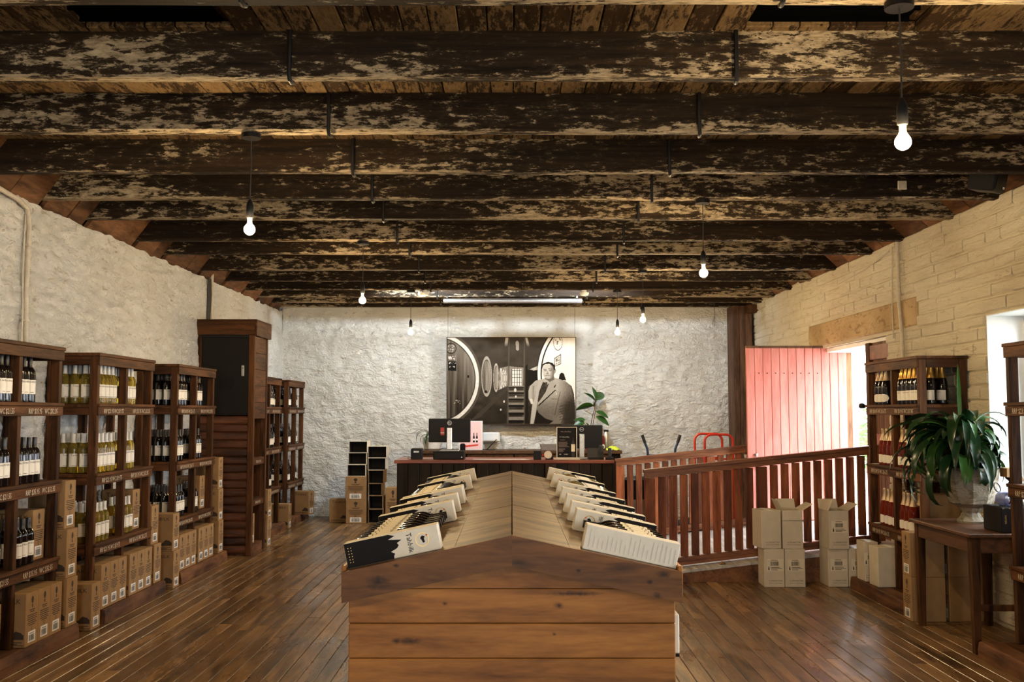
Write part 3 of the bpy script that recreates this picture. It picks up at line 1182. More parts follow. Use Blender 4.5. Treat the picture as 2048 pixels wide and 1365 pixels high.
bays = []
for k in (2, 1, 0):
    bays.append((0, k, 4 if k else 3, 3, 'red', 'red wine', 'left bay', .18))
    bays.append((1, k, (3, 4, 3)[k], (2, 3, 3)[k], 'red', 'red wine', 'right bay', (.05, .02, .0)[k]))
stock(5.81, 'nearest rack', bays)
bays = []
for k in (2, 1, 0):
    bays.append((0, k, (4, 5, 5)[k], 4, 'white', 'white wine', 'near bay', .0))
    bays.append((1, k, (3, 3, 3)[k], (2, 3, 3)[k], 'white', 'white wine', 'far bay', .0))
stock(7.58, 'left wall', bays)
bays = []
for k in (2, 1, 0):
    bays.append((0, k, (4, 3, 4)[k], 4, 'red', 'red wine', 'near bay', .0))
    bays.append((1, k, (2, 3, 3)[k], 2, 'red', 'red wine', 'far bay', .0))
stock(9.39, 'rack before the cupboard', bays)
stock(12.42, 'rack behind the cupboard', [(1, k, (2, 3, 3)[k], 2, 'burgundy', 'dark', 'far bay', .05) for k in (2, 1, 0)])
bays = []
for k in (2, 1, 0):
    bays.append((0, k, 3, 3, 'burgundy', 'dark', 'near bay', .0))
    bays.append((1, k, 2, 2, 'burgundy', 'dark', 'far bay', .0))
stock(14.05, 'last left rack', bays, W=1.05)
# right rack: y runs from the far end (door side) towards the camera
stock(9.16, 'right rack', [
    (0, 2, 3, 2, 'sparkling_oval', 'oval-label sparkling', 'door-side bay', .05),
    (1, 2, 5, 3, 'sparkling', 'gold-foiled sparkling', 'near bay', .02),
    (0, 1, 4, 2, 'rose', 'pink sparkling', 'door-side bay', .12),
    (1, 1, 2, 2, 'rose', 'pink sparkling', 'near bay', .0),
    (1, 1, 3, 3, 'sparkling_oval', 'oval-label sparkling', 'near bay', .20),
    (0, 0, 4, 2, 'rose', 'pink sparkling', 'door-side bay', .12),
    (1, 0, 3, 2, 'rose', 'pink sparkling', 'near bay', .0),
], 1)

# ================================================================== CARTONS
def emblem(mb, fn, u, v, s, m=0):
    pts = []
    for i in range(14):
        a = 2 * PI * i / 14
        r = s * (.5 if math.sin(a) > -.2 else .42)
        pts.append((u + r * .62 * math.cos(a), v + s * .35 + r * math.sin(a)))
    poly_on(mb, pts, fn, m)
    poly_on(mb, [(u - .12 * s, v - .12 * s), (u + .12 * s, v - .12 * s), (u + .16 * s, v - .5 * s), (u - .16 * s, v - .5 * s)], fn, m)


def bars(mb, fn, u0, u1, v0, v1, m=1, seed=1):
    r = random.Random(seed)
    u = u0
    while u < u1 - .002:
        w = r.choice([.0015, .002, .003, .0045])
        rect_on(mb, u, min(u + w, u1), v0, v1, fn, m)
        u += w + r.choice([.0015, .002, .003])


CW, CD, CH = .262, .165, .335
_cart = {}


def carton_meshes():
    if _cart:
        return _cart
    b = MB().bev(-CW / 2, CW / 2, -CD / 2, CD / 2, 0, CH, .003)
    _cart['body'] = b.mesh('carton_body', M['card'])
    # seam and tape on the lid
    mb = MB().box(-CW / 2 + .004, CW / 2 - .004, -.0008, .0008, CH, CH + .0006, 1)
    _cart['seam'] = mb.mesh('lid_seam', [M['card'], M['ink_brown']])
    e = .0008
    nx = lambda u, v: (CW / 2 + e, u, v)
    ny = lambda u, v: (u, -CD / 2 - e, v)
    mb = MB()
    emblem(mb, nx, 0, CH * .80, .052)
    for i, w in enumerate((.036, .026)):
        rect_on(mb, -w, w, CH * .665 - i * .012, CH * .665 - i * .012 + .006, nx)
    for i, w in enumerate((.062, .058, .064, .05, .06, .04)):
        rect_on(mb, -w, w, CH * .57 - i * .0125, CH * .57 - i * .0125 + .0055, nx)
    text_on(mb, 'SEMI', .026, lambda u, v: nx(.008 + v * -1, CH * .30 + u), 0, .9)
    _cart['print'] = mb.mesh('end_print', M['ink_brown'])
    # wide face
    mb = MB()
    cap_text(mb, 'TAHBILK', .042, lambda u, v: ny(u, CH * .82 + v), 0, 1.1)
    _cart['side'] = mb.mesh('side_lettering', M['ink_brown'])
    mb = MB()
    rtree = random.Random(4)
    pts = [(CW / 2 - .01, .05)]
    for i in range(12):
        pts.append((CW / 2 - .01 - .095 * i / 11, .055 + .05 * (1 - abs(i - 4) / 9) + rtree.uniform(-.008, .012)))
    pts.append((CW / 2 - .105, .05))
    poly_on(mb, pts, ny)
    for i in range(2):
        rect_on(mb, -CW / 2 + .02 + .0 * i, CW / 2 - .02 - i * .03, .03 - i * .010, .035 - i * .010, ny)
    rect_on(mb, .02, CW / 2 - .01, .012, .016, ny)
    _cart['tree'] = mb.mesh('side_tree_print', M['ink_brown'])
    mb = MB()
    s0 = lambda u, v: (CW / 2 + .0010, u, v)
    s1 = lambda u, v: (CW / 2 + .0014, u, v)
    rect_on(mb, -.048, .048, .022, .092, s0, 0)
    bars(mb, s1, -.036, .036, .030, .070, 1, 3)
    rect_on(mb, -.03, .03, .076, .080, s1, 1)
    _cart['sticker'] = mb.mesh('barcode_sticker', [M['sticker'], M['ink']])
    return _cart


rcn = random.Random(31)


def carton(label, x, y, z, rz_=0.0, group='brown wine cartons', parts=True):
    cm = carton_meshes()
    t = thing('wine_carton', label, 'carton', (x, y, z), rz_ + rcn.uniform(-.012, .012), group)
    link('carton_body', cm['body'], t)
    link('lid_seam', cm['seam'], t)
    link('end_print', cm['print'], t)
    link('side_lettering', cm['side'], t)
    link('side_tree_print', cm['tree'], t)
    link('barcode_sticker', cm['sticker'], t)
    return t


XF = -3.085           # aisle-side face of the left cartons
cx = XF - CW / 2
pz = .106
# nearest rack
for i, y in enumerate((6.03, 6.51, 6.678, 6.846)):
    carton(('brown carton cut by the left picture edge', 'first of three brown cartons on the nearest platform', 'middle one of three brown cartons on the nearest platform', 'last of three brown cartons on the nearest platform')[i], cx, y, pz)
# gap between the nearest rack and the white wine rack
carton('brown carton at the bottom of the stack right of the nearest rack', cx, 7.09, pz)
carton('brown carton in the middle of the stack right of the nearest rack', cx - .01, 7.09, pz + CH + .001)
carton('topmost brown carton of the stack right of the nearest rack', cx - .05, 7.13, pz + 2 * CH + .002)
carton('brown carton standing on the floor before the white wine rack', cx + .005, 7.49, 0.001)
carton('brown carton behind the red bottles on the third shelf of the nearest rack', XW + .20, 6.84, TIERS[0] + .001)
# white wine rack
for i, y in enumerate((7.715, 7.883, 8.052, 8.28, 8.448, 8.615)):
    carton('%s brown carton in the row of six under the white wine rack' % ('first', 'second', 'third', 'fourth', 'fifth', 'sixth')[i], cx - .02, y, pz)
carton('brown carton on the third shelf at the far end of the white wine rack', XW + .20, 8.60, TIERS[0] + .001)
# gap between white and red rack
carton('lower carton of the short stack left of the red wine rack', cx - .03, 8.865, pz)
carton('upper carton of the short stack left of the red wine rack', cx - .06, 8.865, pz + CH + .001)
carton('lower carton of the stack touching the red wine rack platform', cx + .02, 9.215, .001)
carton('upper carton of the stack touching the red wine rack platform, showing its full name', cx + .01, 9.215, CH + .002)
for i, y in enumerate((9.52, 9.688, 9.858, 10.09, 10.258, 10.425)):
    carton('%s brown carton in the row of six before the cupboard' % ('first', 'second', 'third', 'fourth', 'fifth', 'sixth')[i], cx - .03, y, pz)
for i in range(3):
    carton('%s brown carton of the stack of three at the tall cupboard' % ('bottom', 'middle', 'top')[i], cx - .02 - .008 * i, 10.74, pz + (CH + .001) * i)
carton('brown carton behind bottles on the third shelf before the cupboard', XW + .20, 10.42, TIERS[0] + .001)
# beyond the cupboard
carton('brown carton inside the foot of the tall cupboard', -2.925 - CW / 2 - .02, 11.42, .107, 0)
carton('lower carton of the pair standing right behind the cupboard', -2.90 - CW / 2, 12.02, .001)
carton('upper carton of the pair standing right behind the cupboard', -2.90 - CW / 2, 12.02, CH + .002)
carton('brown carton under the rack half hidden by the cupboard', cx + .02, 12.75, pz)
carton('brown carton on the floor between the last two left racks', cx + .03, 13.84, .001)
carton('wide brown carton at the foot of the last left rack, by the back wall', cx + .16, 14.72, pz, -.3)
# corner pile by the back wall: cartons with their narrow face to the room
Rq = -PI / 2
carton('single brown carton on the floor left of the carton tower', -2.52, 14.66, .001, 0.03)
carton('lower brown carton at the foot of the carton tower', -2.235, 14.5, .001, Rq).scale = (1, 1.7, 1)
carton('upper brown carton at the foot of the carton tower', -2.24, 14.5, CH + .002, Rq).scale = (1, 1.75, 1)
carton('tall brown carton between the carton tower and the counter', -1.72, 14.62, .001, Rq).scale = (1, 1.3, 1.5)
# cartons under the table on the right
for i, (x, z, lab) in enumerate(((3.18, .001, 'lower left'), (3.18, CH + .002, 'upper left'), (3.47, .001, 'lower right'), (3.47, CH + .002, 'upper right'))):
    carton('%s carton of the four stacked behind the table legs' % lab, x, 7.80, z, PI, 'cartons stacked under the table')


carton('brown carton on the third shelf of the right rack, behind the urn', XR - .022 - .195, 8.135, TIERS[0] + .001, PI)
for i, (z, lab) in enumerate(((TIERS[1], 'second'), (TIERS[0], 'third'))):
    t = thing('price_card', 'small white card lying at the door-side end of the %s right rack shelf' % lab, 'card', (XR - .022 - RD + .035, 9.05, z + .001), 0, 'white shelf cards')
    MB().bev(-.03, .03, -.04, .04, 0, .0015, .0004).obj('card', M['sticker'], t)


def open_box(name, label, x, y, z, w, h, d, rz_=0, group='empty open cartons', white=True, flap=0):
    """empty carton lying on its side, open towards -y"""
    t = thing(name, label, 'carton', (x, y, z), rz_, group)
    th = .005
    om = M['white_card'] if white else M['card']
    MB().bev(-w / 2, w / 2, 0, d, 0, th, .001).obj('bottom_panel', om, t)
    MB().bev(-w / 2, w / 2, 0, d, h - th, h, .001).obj('top_panel', om, t)
    for s in (-1, 1):
        MB().bev(min(s * w / 2, s * (w / 2 - th)), max(s * w / 2, s * (w / 2 - th)), 0, d, th, h - th, .001).obj('side_panel', om, t)
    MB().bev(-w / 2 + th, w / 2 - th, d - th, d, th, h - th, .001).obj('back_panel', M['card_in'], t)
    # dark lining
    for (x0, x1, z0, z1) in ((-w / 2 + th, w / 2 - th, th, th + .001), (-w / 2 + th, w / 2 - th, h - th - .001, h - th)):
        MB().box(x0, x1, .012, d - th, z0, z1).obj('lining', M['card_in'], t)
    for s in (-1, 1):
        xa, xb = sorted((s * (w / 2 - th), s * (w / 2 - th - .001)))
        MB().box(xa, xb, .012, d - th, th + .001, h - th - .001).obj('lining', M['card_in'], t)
    if flap:
        mb = MB().add([(w / 2, 0, .01), (w / 2 + flap, -.05, .03), (w / 2 + flap, -.05, h + .03), (w / 2, 0, h - .005), (w / 2, .004, .01), (w / 2 + flap, -.046, .03), (w / 2 + flap, -.046, h + .03), (w / 2, .004, h - .005)],
                      [(0, 1, 2, 3), (7, 6, 5, 4), (0, 4, 5, 1), (1, 5, 6, 2), (2, 6, 7, 3), (3, 7, 4, 0)])
        mb.obj('flap', om, t)
    return t


zz = 2 * CH + .004
for i, nm in enumerate(('lowest', 'middle', 'top')):
    open_box('empty_carton', '%s open carton on the left column of the carton tower' % nm, -2.235 + .01 * i, 14.40 + .01 * (i % 2), zz, .262, .165, .33)
    zz += .168
zz = .001
for i, nm in enumerate(('lowest', 'second', 'third', 'fourth', 'fifth', 'top')):
    hh = .165 if i < 5 else .16
    open_box('empty_carton', '%s open carton on the right column of the carton tower' % nm, -1.96 + (0, .0, -.01, .0, .01, .015)[i], 14.44, zz, (.21, .2, .19, .22, .255, .27)[i], (.2, .19, .17, .19, .175, .165)[i], .33, white=i > 3, flap=.05 if i in (2, 3) else 0)
    zz += (.2, .19, .17, .19, .175, .165)[i] + .002

# white wine cartons in front of the ramp
WW, WD, WH = .185, .255, .345


def white_carton(label, x, y, z, rz_, sticker=True, text=True, opened=False, seed=1, dims=(WW, WD, WH)):
    w, d, h = dims
    t = thing('white_wine_carton', label, 'carton', (x, y, z), rz_, 'white wine cartons')
    if not opened:
        MB().bev(-w / 2, w / 2, -d / 2, d / 2, 0, h, .004).obj('carton_body', M['cream_card'], t)
        MB().box(-w / 2 + .003, w / 2 - .003, -.001, .001, h, h + .0007).obj('lid_seam', M['ink_brown'], t)
        MB().box(-.025, .025, -d / 2 - .0005, d / 2, h + .0008, h + .0014).obj('tape', M['sticker'], t)
    else:
        th = .005
        mb = MB().box(-w / 2, w / 2, -d / 2, d / 2, 0, .006)
        mb.box(-w / 2, w / 2, -d / 2, -d / 2 + th, .006, h).box(-w / 2, w / 2, d / 2 - th, d / 2, .006, h)
        mb.box(-w / 2, -w / 2 + th, -d / 2 + th, d / 2 - th, .006, h).box(w / 2 - th, w / 2, -d / 2 + th, d / 2 - th, .006, h)
        mb.obj('carton_body', M['cream_card'], t)
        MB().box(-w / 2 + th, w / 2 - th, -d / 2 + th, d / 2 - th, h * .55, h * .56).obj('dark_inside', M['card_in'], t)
        def flap(ax, s, ang, ln):
            c_, s_ = math.cos(ang) * ln, math.sin(ang) * ln
            if ax == 'x':
                x0 = s * w / 2
                q = [(x0, -d / 2, h), (x0, d / 2, h), (x0 + s * c_, d / 2 - .01, h + s_), (x0 + s * c_, -d / 2 + .01, h + s_)]
            else:
                y0 = s * d / 2
                q = [(-w / 2, y0, h), (w / 2, y0, h), (w / 2 - .005, y0 + s * c_, h + s_), (-w / 2 + .005, y0 + s * c_, h + s_)]
            q2 = [(p[0] + .002, p[1] + .002, p[2] + .003) for p in q]
            link('flap', fixn(MB().add(q + q2, [(0, 1, 2, 3), (7, 6, 5, 4), (0, 4, 5, 1), (1, 5, 6, 2), (2, 6, 7, 3), (3, 7, 4, 0)]).mesh('flap', M['cream_card'])), t)
        flap('x', -1, 1.15 if seed % 2 else 2.0, .10)
        flap('x', 1, .55, .11)
        flap('y', 1, 1.2, .09)
        if seed % 2:
            flap('y', -1, -1.45, .085)
    e = .0008
    ny = lambda u, v: (u, -d / 2 - e, v)
    ny2 = lambda u, v: (u, -d / 2 - e * 2, v)
    if text:
        mb = MB()
        text_on(mb, '6 x 750ml BOTTLES', .0185, lambda u, v: ny(u + .01, .052 + v), 0, .82)
        text_on(mb, 'PRODUCT OF AUSTRALIA', .0125, lambda u, v: ny(u + .01, .032 + v), 0, .85)
        mb.obj('carton_print', M['ink'], t)
    if sticker:
        mb = MB()
        rect_on(mb, -.07, .082, .145, .255, ny, 0)
        bars(mb, ny2, -.035, .04, .195, .232, 1, seed)
        rect_on(mb, -.03, .03, .243, .247, ny2, 1)
        for i, (a, b) in enumerate(((-.03, .05), (-.03, .07), (-.03, .03))):
            rect_on(mb, a, b, .178 - i * .011, .182 - i * .011, ny2, 1)
        poly_on(mb, [(-.055, .155), (-.045, .155), (-.045, .175), (-.0475, .18), (-.0475, .188), (-.0525, .188), (-.0525, .18), (-.055, .175)], ny2, 1)
        mb.obj('barcode_sticker', [M['white_card'], M['ink']], t)
    return t


white_carton('lower left white carton of the left pile before the ramp', 2.40, 9.345, .001, -.03, seed=2)
white_carton('lower right white carton of the left pile before the ramp', 2.588, 9.345, .001, -.01, seed=3)
white_carton('upper left white carton of the left pile, taped shut and tilted', 2.365, 9.35, WH + .003, .09, sticker=False, seed=2)
white_carton('upper right white carton of the left pile, flaps open', 2.575, 9.35, WH + .003, -.02, sticker=False, opened=True, seed=3)
white_carton('lower left white carton of the right pile before the ramp', 2.985, 9.36, .001, .0, seed=4)
white_carton('lower right white carton of the right pile, half hidden by the platform cartons', 3.175, 9.36, .001, .0, seed=5)
white_carton('top white carton of the right pile, flaps open', 2.985, 9.34, WH + .003, .05, opened=True, seed=4)
white_carton('slim white carton at the far end of the sparkling rack platform', 3.165, 8.98, .107, .02, seed=6, dims=(.12, .20, WH))
white_carton('plain white carton at the near side of the sparkling rack platform', 3.245, 8.70, .107, .05, sticker=False, text=False, dims=(.26, .19, .335))

# ================================================================== TALL CUPBOARD
cu = thing('tall_cupboard', 'tall dark timber cupboard with a black metal door and log slats below', 'cupboard', (-2.90, 11.20, 0))
# local x runs 0 (aisle side) to -.64 (wall), y 0 (near) to .62
HC = 2.62
for (x0, x1, y0, y1) in ((-.066, 0, 0, .055), (-.066, 0, .565, .62), (-.648, -.60, 0, .055), (-.648, -.60, .565, .62)):
    MB().bev(x0, x1, y0, y1, 0, HC - .15, .004).obj('post', M['rack'], cu)
MB().bev(-.652, .012, -.03, .0, HC - .155, HC, .004).obj('fascia', M['rack_x'], cu)
MB().bev(.0, .03, -.03, .65, HC - .165, HC, .004).obj('fascia', M['rack_y'], cu)
MB().bev(-.652, .03, -.03, .65, HC, HC + .02, .004).obj('lid', M['rack_x'], cu)
MB().box(-.60, -.07, .03, .60, HC - .3, HC - .001).obj('top_box', M['card_in'], cu)
# black metal door
dr = MB().bev(-.597, -.069, .004, .028, 1.56, 2.45, .004).obj('metal_door', M['blackmetal'], cu)
MB().bev(-.60, -.062, -.018, .004, 2.435, 2.465, .003).obj('drip_edge', M['iron'], dr)
MB().bev(-.145, -.115, -.004, .004, 2.0, 2.12, .002).obj('lock_plate', M['steel'], dr)
MB().lathe([(.006, 0), (.006, .006)], 8).obj('lock_pin', M['iron'], dr).matrix_local = Matrix.Translation((-.13, -.004, 2.09)) @ Matrix.Rotation(PI / 2, 4, 'X')
for cxx in (-.385, -.30):
    for k in range(8):
        MB().bev(cxx, cxx + .065, -.003, .005, 1.86 + k * .016, 1.868 + k * .016, .001).obj('vent_louvre', M['iron'], dr)
# log slats on the near face
nl = 17
for k in range(nl):
    z0 = .02 + k * (1.53 / nl)
    z1 = z0 + 1.53 / nl
    mb = MB()
    n = 10
    for i in range(n + 1):
        xx = -.599 + .531 * i / n
        w = .007 * noise.noise(Vector((xx * 4, k * 3.1, 0)))
        for a in range(5):
            th = PI * a / 4
            mb.v.append((xx, .026 - (.022 + w) * math.sin(th), (z0 + z1) / 2 - (z1 - z0) * .49 * math.cos(th)))
    for i in range(n):
        for a in range(4):
            mb.f.append((i * 5 + a, (i + 1) * 5 + a, (i + 1) * 5 + a + 1, i * 5 + a + 1))
            mb.m.append(0)
    mb.f += [(0, 1, 2, 3, 4), tuple(n * 5 + a for a in (4, 3, 2, 1, 0))]
    mb.m += [0, 0]
    for i in range(n):
        mb.f.append((i * 5 + 4, (i + 1) * 5 + 4, (i + 1) * 5, i * 5))
        mb.m.append(0)
    link('log_slat', fixn(mb.mesh('log_slat', M['logslat'], True)), cu)
# boarded upper side towards the aisle, open shelves below
for k in range(5):
    z0 = 1.52 + k * .187
    MB().bev(-.028, -.008, .056, .564, z0 + .001, z0 + .186, .003).obj('side_board', M['rack_y'], cu)
for z in (.62, 1.08):
    MB().bev(-.59, -.03, .056, .564, z - .028, z, .003).obj('shelf', M['rack_y'], cu)
    st = MB().bev(-.029, -.012, .056, .564, z - .085, z - .005, .003).obj('price_strip', M['rack_y'], cu)
    mb = MB()
    text_on(mb, 'RRP $34.95 WC $31.45', .045, lambda u, v: (-.0105, .31 + u, z - .065 + v), 0, .5)
    mb.obj('chalk_price', M['chalk'], st)
MB().bev(-.59, -.02, .056, .564, 0, .105, .004).obj('base_sleeper', M['sleeper'], cu)
MB().box(-.60, -.595, .03, .60, 0, HC - .16).obj('back_panel', M['card_in'], cu)
MB().box(-.60, -.03, .575, .58, .1, 2.4).obj('far_panel', M['rack'], cu)

# ================================================================== DISPLAY CASE
CY0, CY1 = 3.5, 7.26
RZ, EZ, EX = 1.172, 1.046, .588
cs = thing('display_case', 'long gabled pine display case with a roof-shaped lid in the room centre', 'display case', (0, CY0, 0))
LC = CY1 - CY0
BX = .566
# front boards
zs = [.0, .15, .27, .39, .51, .628, .748, .867, .987]
for k in range(8):
    MB().bev(-BX, BX, .012, .034, zs[k] + .001, zs[k + 1] - .001, .003).obj('front_board', M['case'], cs)
mb = MB().prism([(-BX, .988), (BX, .988), (BX, EZ - .03), (0, RZ - .03), (-BX, EZ - .03)], 'y', .012, .034)
link('gable_board', fixn(mb.mesh('gable_board', M['case'])), cs)
sl = (RZ - EZ) / EX
th = math.atan(sl)
for s in (-1, 1):
    # bargeboard on the near gable
    po = [(0, RZ), (s * EX, EZ), (s * EX, EZ - .105), (0, RZ - .105)]
    mb = MB().prism(po, 'y', -.012, .012)
    link('bargeboard', fixn(mb.mesh('bargeboard', M['case_dark'])), cs)
    mb = MB().prism(po, 'y', LC - .012, LC + .012)
    link('bargeboard', fixn(mb.mesh('bargeboard', M['case_dark'])), cs)
    # side panels
    for k in range(4):
        y0, y1 = .034 + k * (LC - .05) / 4, .034 + (k + 1) * (LC - .05) / 4
        xa, xb = sorted((s * (BX - .022), s * BX))
        MB().bev(xa, xb, y0 + .001, y1 - .001, 0, EZ - .03, .003).obj('side_panel', M['case'], cs)
    # lid boards: a narrow strip by the ridge and a wide strip below
    nb = 10
    for (xa, xb) in ((.002, .20), (.2015, EX - .012)):
        for k in range(nb):
            y0, y1 = .013 + k * (LC - .026) / nb, .013 + (k + 1) * (LC - .026) / nb
            y0 += .0006
            y1 -= .0006
            jit = .0006 * ((k * 7) % 3)
            vs = []
            for (xx, yy) in ((xa, y0), (xb, y0), (xb, y1), (xa, y1)):
                z = RZ - sl * xx
                vs.append((s * xx, yy, z - .018))
            for (xx, yy) in ((xa, y0), (xb, y0), (xb, y1), (xa, y1)):
                vs.append((s * xx, yy, RZ - sl * xx - jit))
            mb = MB().add(vs, [(0, 3, 2, 1), (4, 5, 6, 7), (0, 1, 5, 4), (1, 2, 6, 5), (2, 3, 7, 6), (3, 0, 4, 7)])
            link('lid_board', fixn(mb.mesh('lid_board', M['case_roof'])), cs)
    # lip along the eaves
    xa, xb = sorted((s * (EX - .0105), s * (EX + .006)))
    MB().bev(xa, xb, .012, LC - .012, EZ - .09, EZ + .018, .003).obj('eaves_lip', M['case'], cs)
MB().bev(-BX, BX, LC - .034, LC - .012, 0, EZ - .02, .003).obj('end_board', M['case'], cs)


def slope_mat(side, xd, y, lift):
    c_, s_ = math.cos(th), math.sin(th)
    if side < 0:
        u, n, v = Vector((c_, 0, s_)), Vector((-s_, 0, c_)), Vector((0, -1, 0))
    else:
        u, n, v = Vector((-c_, 0, s_)), Vector((s_, 0, c_)), Vector((0, 1, 0))
    P = Vector((side * xd, y, RZ - sl * xd)) + n * lift
    m = Matrix((n, v, u)).transposed().to_4x4()
    m.translation = P
    return m


BOXL, BOXT, BOXH = .335, .078, .088
gm = {}


def gift_meshes():
    # local: x = up from the lid, y = across, z = up the slope
    body = MB().bev(0, BOXH, -BOXT / 2, BOXT / 2, 0, BOXL, .002).mesh('gift_box_body', M['white_card'])
    gm['body'] = body
    for key, sy in (('L', 1), ('R', -1)):
        e = BOXT / 2 + .0008
        # face towards the camera: world -y; for the left slope local y = -world y
        fn = lambda u, v, e=e, sy=sy: (u, sy * e, v)
        fn2 = lambda u, v, e=e, sy=sy: (u, sy * (e + .0005), v)
        mb = MB()
        r = random.Random(8)
        pts = [(.001, .001), (BOXH - .001, .001)]
        n = 11
        for i in range(n):
            pts.append((BOXH - .001 - (BOXH - .002) * i / (n - 1), .165 + (.03 if 2 < i < 6 else 0) + r.uniform(-.012, .018)))
        poly_on(mb, pts, fn, 0)
        # emblem ring with a small bird-like blot
        for i in range(16):
            a, b = 2 * PI * i / 16, 2 * PI * (i + 1) / 16
            q = [(.046 + .025 * math.cos(a), .275 + .025 * math.sin(a)), (.046 + .025 * math.cos(b), .275 + .025 * math.sin(b)),
                 (.046 + .022 * math.cos(b), .275 + .022 * math.sin(b)), (.046 + .022 * math.cos(a), .275 + .022 * math.sin(a))]
            poly_on(mb, q, fn, 1)
        poly_on(mb, [(.052, .268), (.060, .276), (.056, .286), (.048, .281), (.036, .283), (.034, .276), (.046, .272)], fn, 0)
        poly_on(mb, [(.058, .288), (.063, .291), (.060, .296), (.055, .293)], fn, 2)
        # the script name runs across the box
        if sy > 0:
            text_on(mb, 'Tahbilk', .026, lambda u, v: fn2(.044 - u, .222 + v * 1.0), 0, .9)
        else:
            text_on(mb, 'Tahbilk', .026, lambda u, v: fn2(.044 + u, .222 + v * 1.0), 0, .9)
        # dotted rows near the foot
        for i in range(6):
            for j in range(2):
                u0, v0 = .018 + i * .010, .012 + j * .010
                rect_on(mb, u0, u0 + .003, v0, v0 + .003, fn2, 1)
        me = mb.mesh('gift_box_print', [M['ink'], M['gold'], M['red_paint']])
        gm['print' + key] = me
    # plain back with small print
    mb = MB()
    r = random.Random(5)
    fn = lambda u, v: (u, -(BOXT / 2 + .0008), v)
    for i in range(20):
        v0 = .012 + i * .016
        rect_on(mb, .012, .012 + r.uniform(.03, .066), v0, v0 + .0022, fn, 0)
    gm['back'] = mb.mesh('gift_box_print', [plain('grey_small_print', (.5, .46, .38), .7)])


gift_meshes()


def gift_box(side, y, label, back=False):
    o = thing('gift_box', label, 'gift box', group='cream and black bottle boxes on the display case')
    o.matrix_world = slope_mat(side, .574, y + BOXT / 2, .0008)
    link('gift_box_body', gm['body'], o)
    link('gift_box_print', gm['back'] if back else gm['printL' if side < 0 else 'printR'], o)
    return o


ordn = ['first', 'second', 'third', 'fourth', 'fifth', 'sixth', 'seventh', 'eighth']
LB = [3.535, 4.45, 4.85, 5.28, 5.40, 6.27, 6.98]
RB = [3.535, 4.10, 4.45, 4.82, 5.25, 5.70, 6.40, 7.10]
for i, y in enumerate(LB):
    gift_box(-1, y, '%s cream and black bottle box from the front, left slope of the display case' % ordn[i])
for i, y in enumerate(RB):
    gift_box(1, y, ('front cream bottle box with small print, right slope of the display case' if i == 0 else '%s cream and black bottle box from the front, right slope of the display case' % ordn[i]), i == 0)
for side, Bs in ((-1, LB), (1, RB)):
    for i, (a, b) in enumerate(zip(Bs[:-1], Bs[1:])):
        gap = b - a - BOXT
        n = int(gap / .0775)
        for k in range(n):
            y = a + BOXT + gap * (k + .5) / n
            kind = 'case' if not (side > 0 and i >= 5) else 'white'
            lab = '%s lying bottle from the front between %s and %s box, %s slope' % (ORD[k], ordn[i], ordn[i + 1], 'left' if side < 0 else 'right')
            bottle(kind, slope_mat(side, .572, y, .0379), lab, 'bottles in bay %d of the %s slope' % (i + 1, 'left' if side < 0 else 'right'))
MB().bev(BX, BX + .03, .26, .48, .685, .70, .003).obj('side_ledge', M['case'], cs)
# pale box resting on the right side ledge
t = thing('carton_pack', 'small cream pack with a black base on the right side of the display case', 'pack', (.592, 3.86, .7005))
MB().bev(-.02, .024, -.13, .15, .012, .155, .004).obj('pack_body', M['white_card'], t)
MB().bev(-.02, .024, -.13, .15, 0, .0118, .002).obj('pack_base', M['ink'], t)

# ================================================================== COUNTER
CTY, CTZ = 12.10, 1.015
ct = thing('service_counter', 'long dark boarded service counter with a red-edged top', 'counter', (0, CTY, 0))
nb = 19
xa, xb = -1.395, 1.225
for k in range(nb):
    x0 = xa + (xb - xa) * k / nb
    x1 = xa + (xb - xa) * (k + 1) / nb
    j = .006 * (k % 2) + .004 * ((k * 5) % 3)
    MB().bev(x0 + .002, x1 - .002, .02 - j, .045, 0, CTZ - .041, .004).obj('counter_board', M['counter'], ct)
MB().bev(xa - .03, xb + .01, 0, .78, CTZ - .04, CTZ, .006).obj('counter_top', M['counter_top'], ct)
for x0 in (xa, xb - .03):
    MB().bev(x0, x0 + .03, .046, .74, 0, CTZ - .041, .004).obj('counter_end', M['counter'], ct)
MB().box(xa + .04, xb - .04, .72, .74, .1, CTZ - .042).obj('counter_back', M['counter'], ct)
# back bench along the wall
BNZ = 1.03
bb = thing('back_bench', 'timber bench with drawers along the back wall behind the counter', 'bench', (0, 14.70, 0))
MB().bev(-1.40, 1.62, 0, .66, BNZ - .05, BNZ, .006).obj('bench_top', M['table'], bb)
for k in range(4):
    x0 = -1.36 + k * .70
    MB().bev(x0, x0 + .68, .03, .05, .55, BNZ - .055, .004).obj('drawer', M['table'], bb)
    MB().bev(x0, x0 + .68, .03, .05, .05, .545, .004).obj('cupboard_door', M['table'], bb)
MB().bev(-1.38, 1.60, .051, .64, 0, BNZ - .051, .004).obj('carcass', M['counter'], bb)


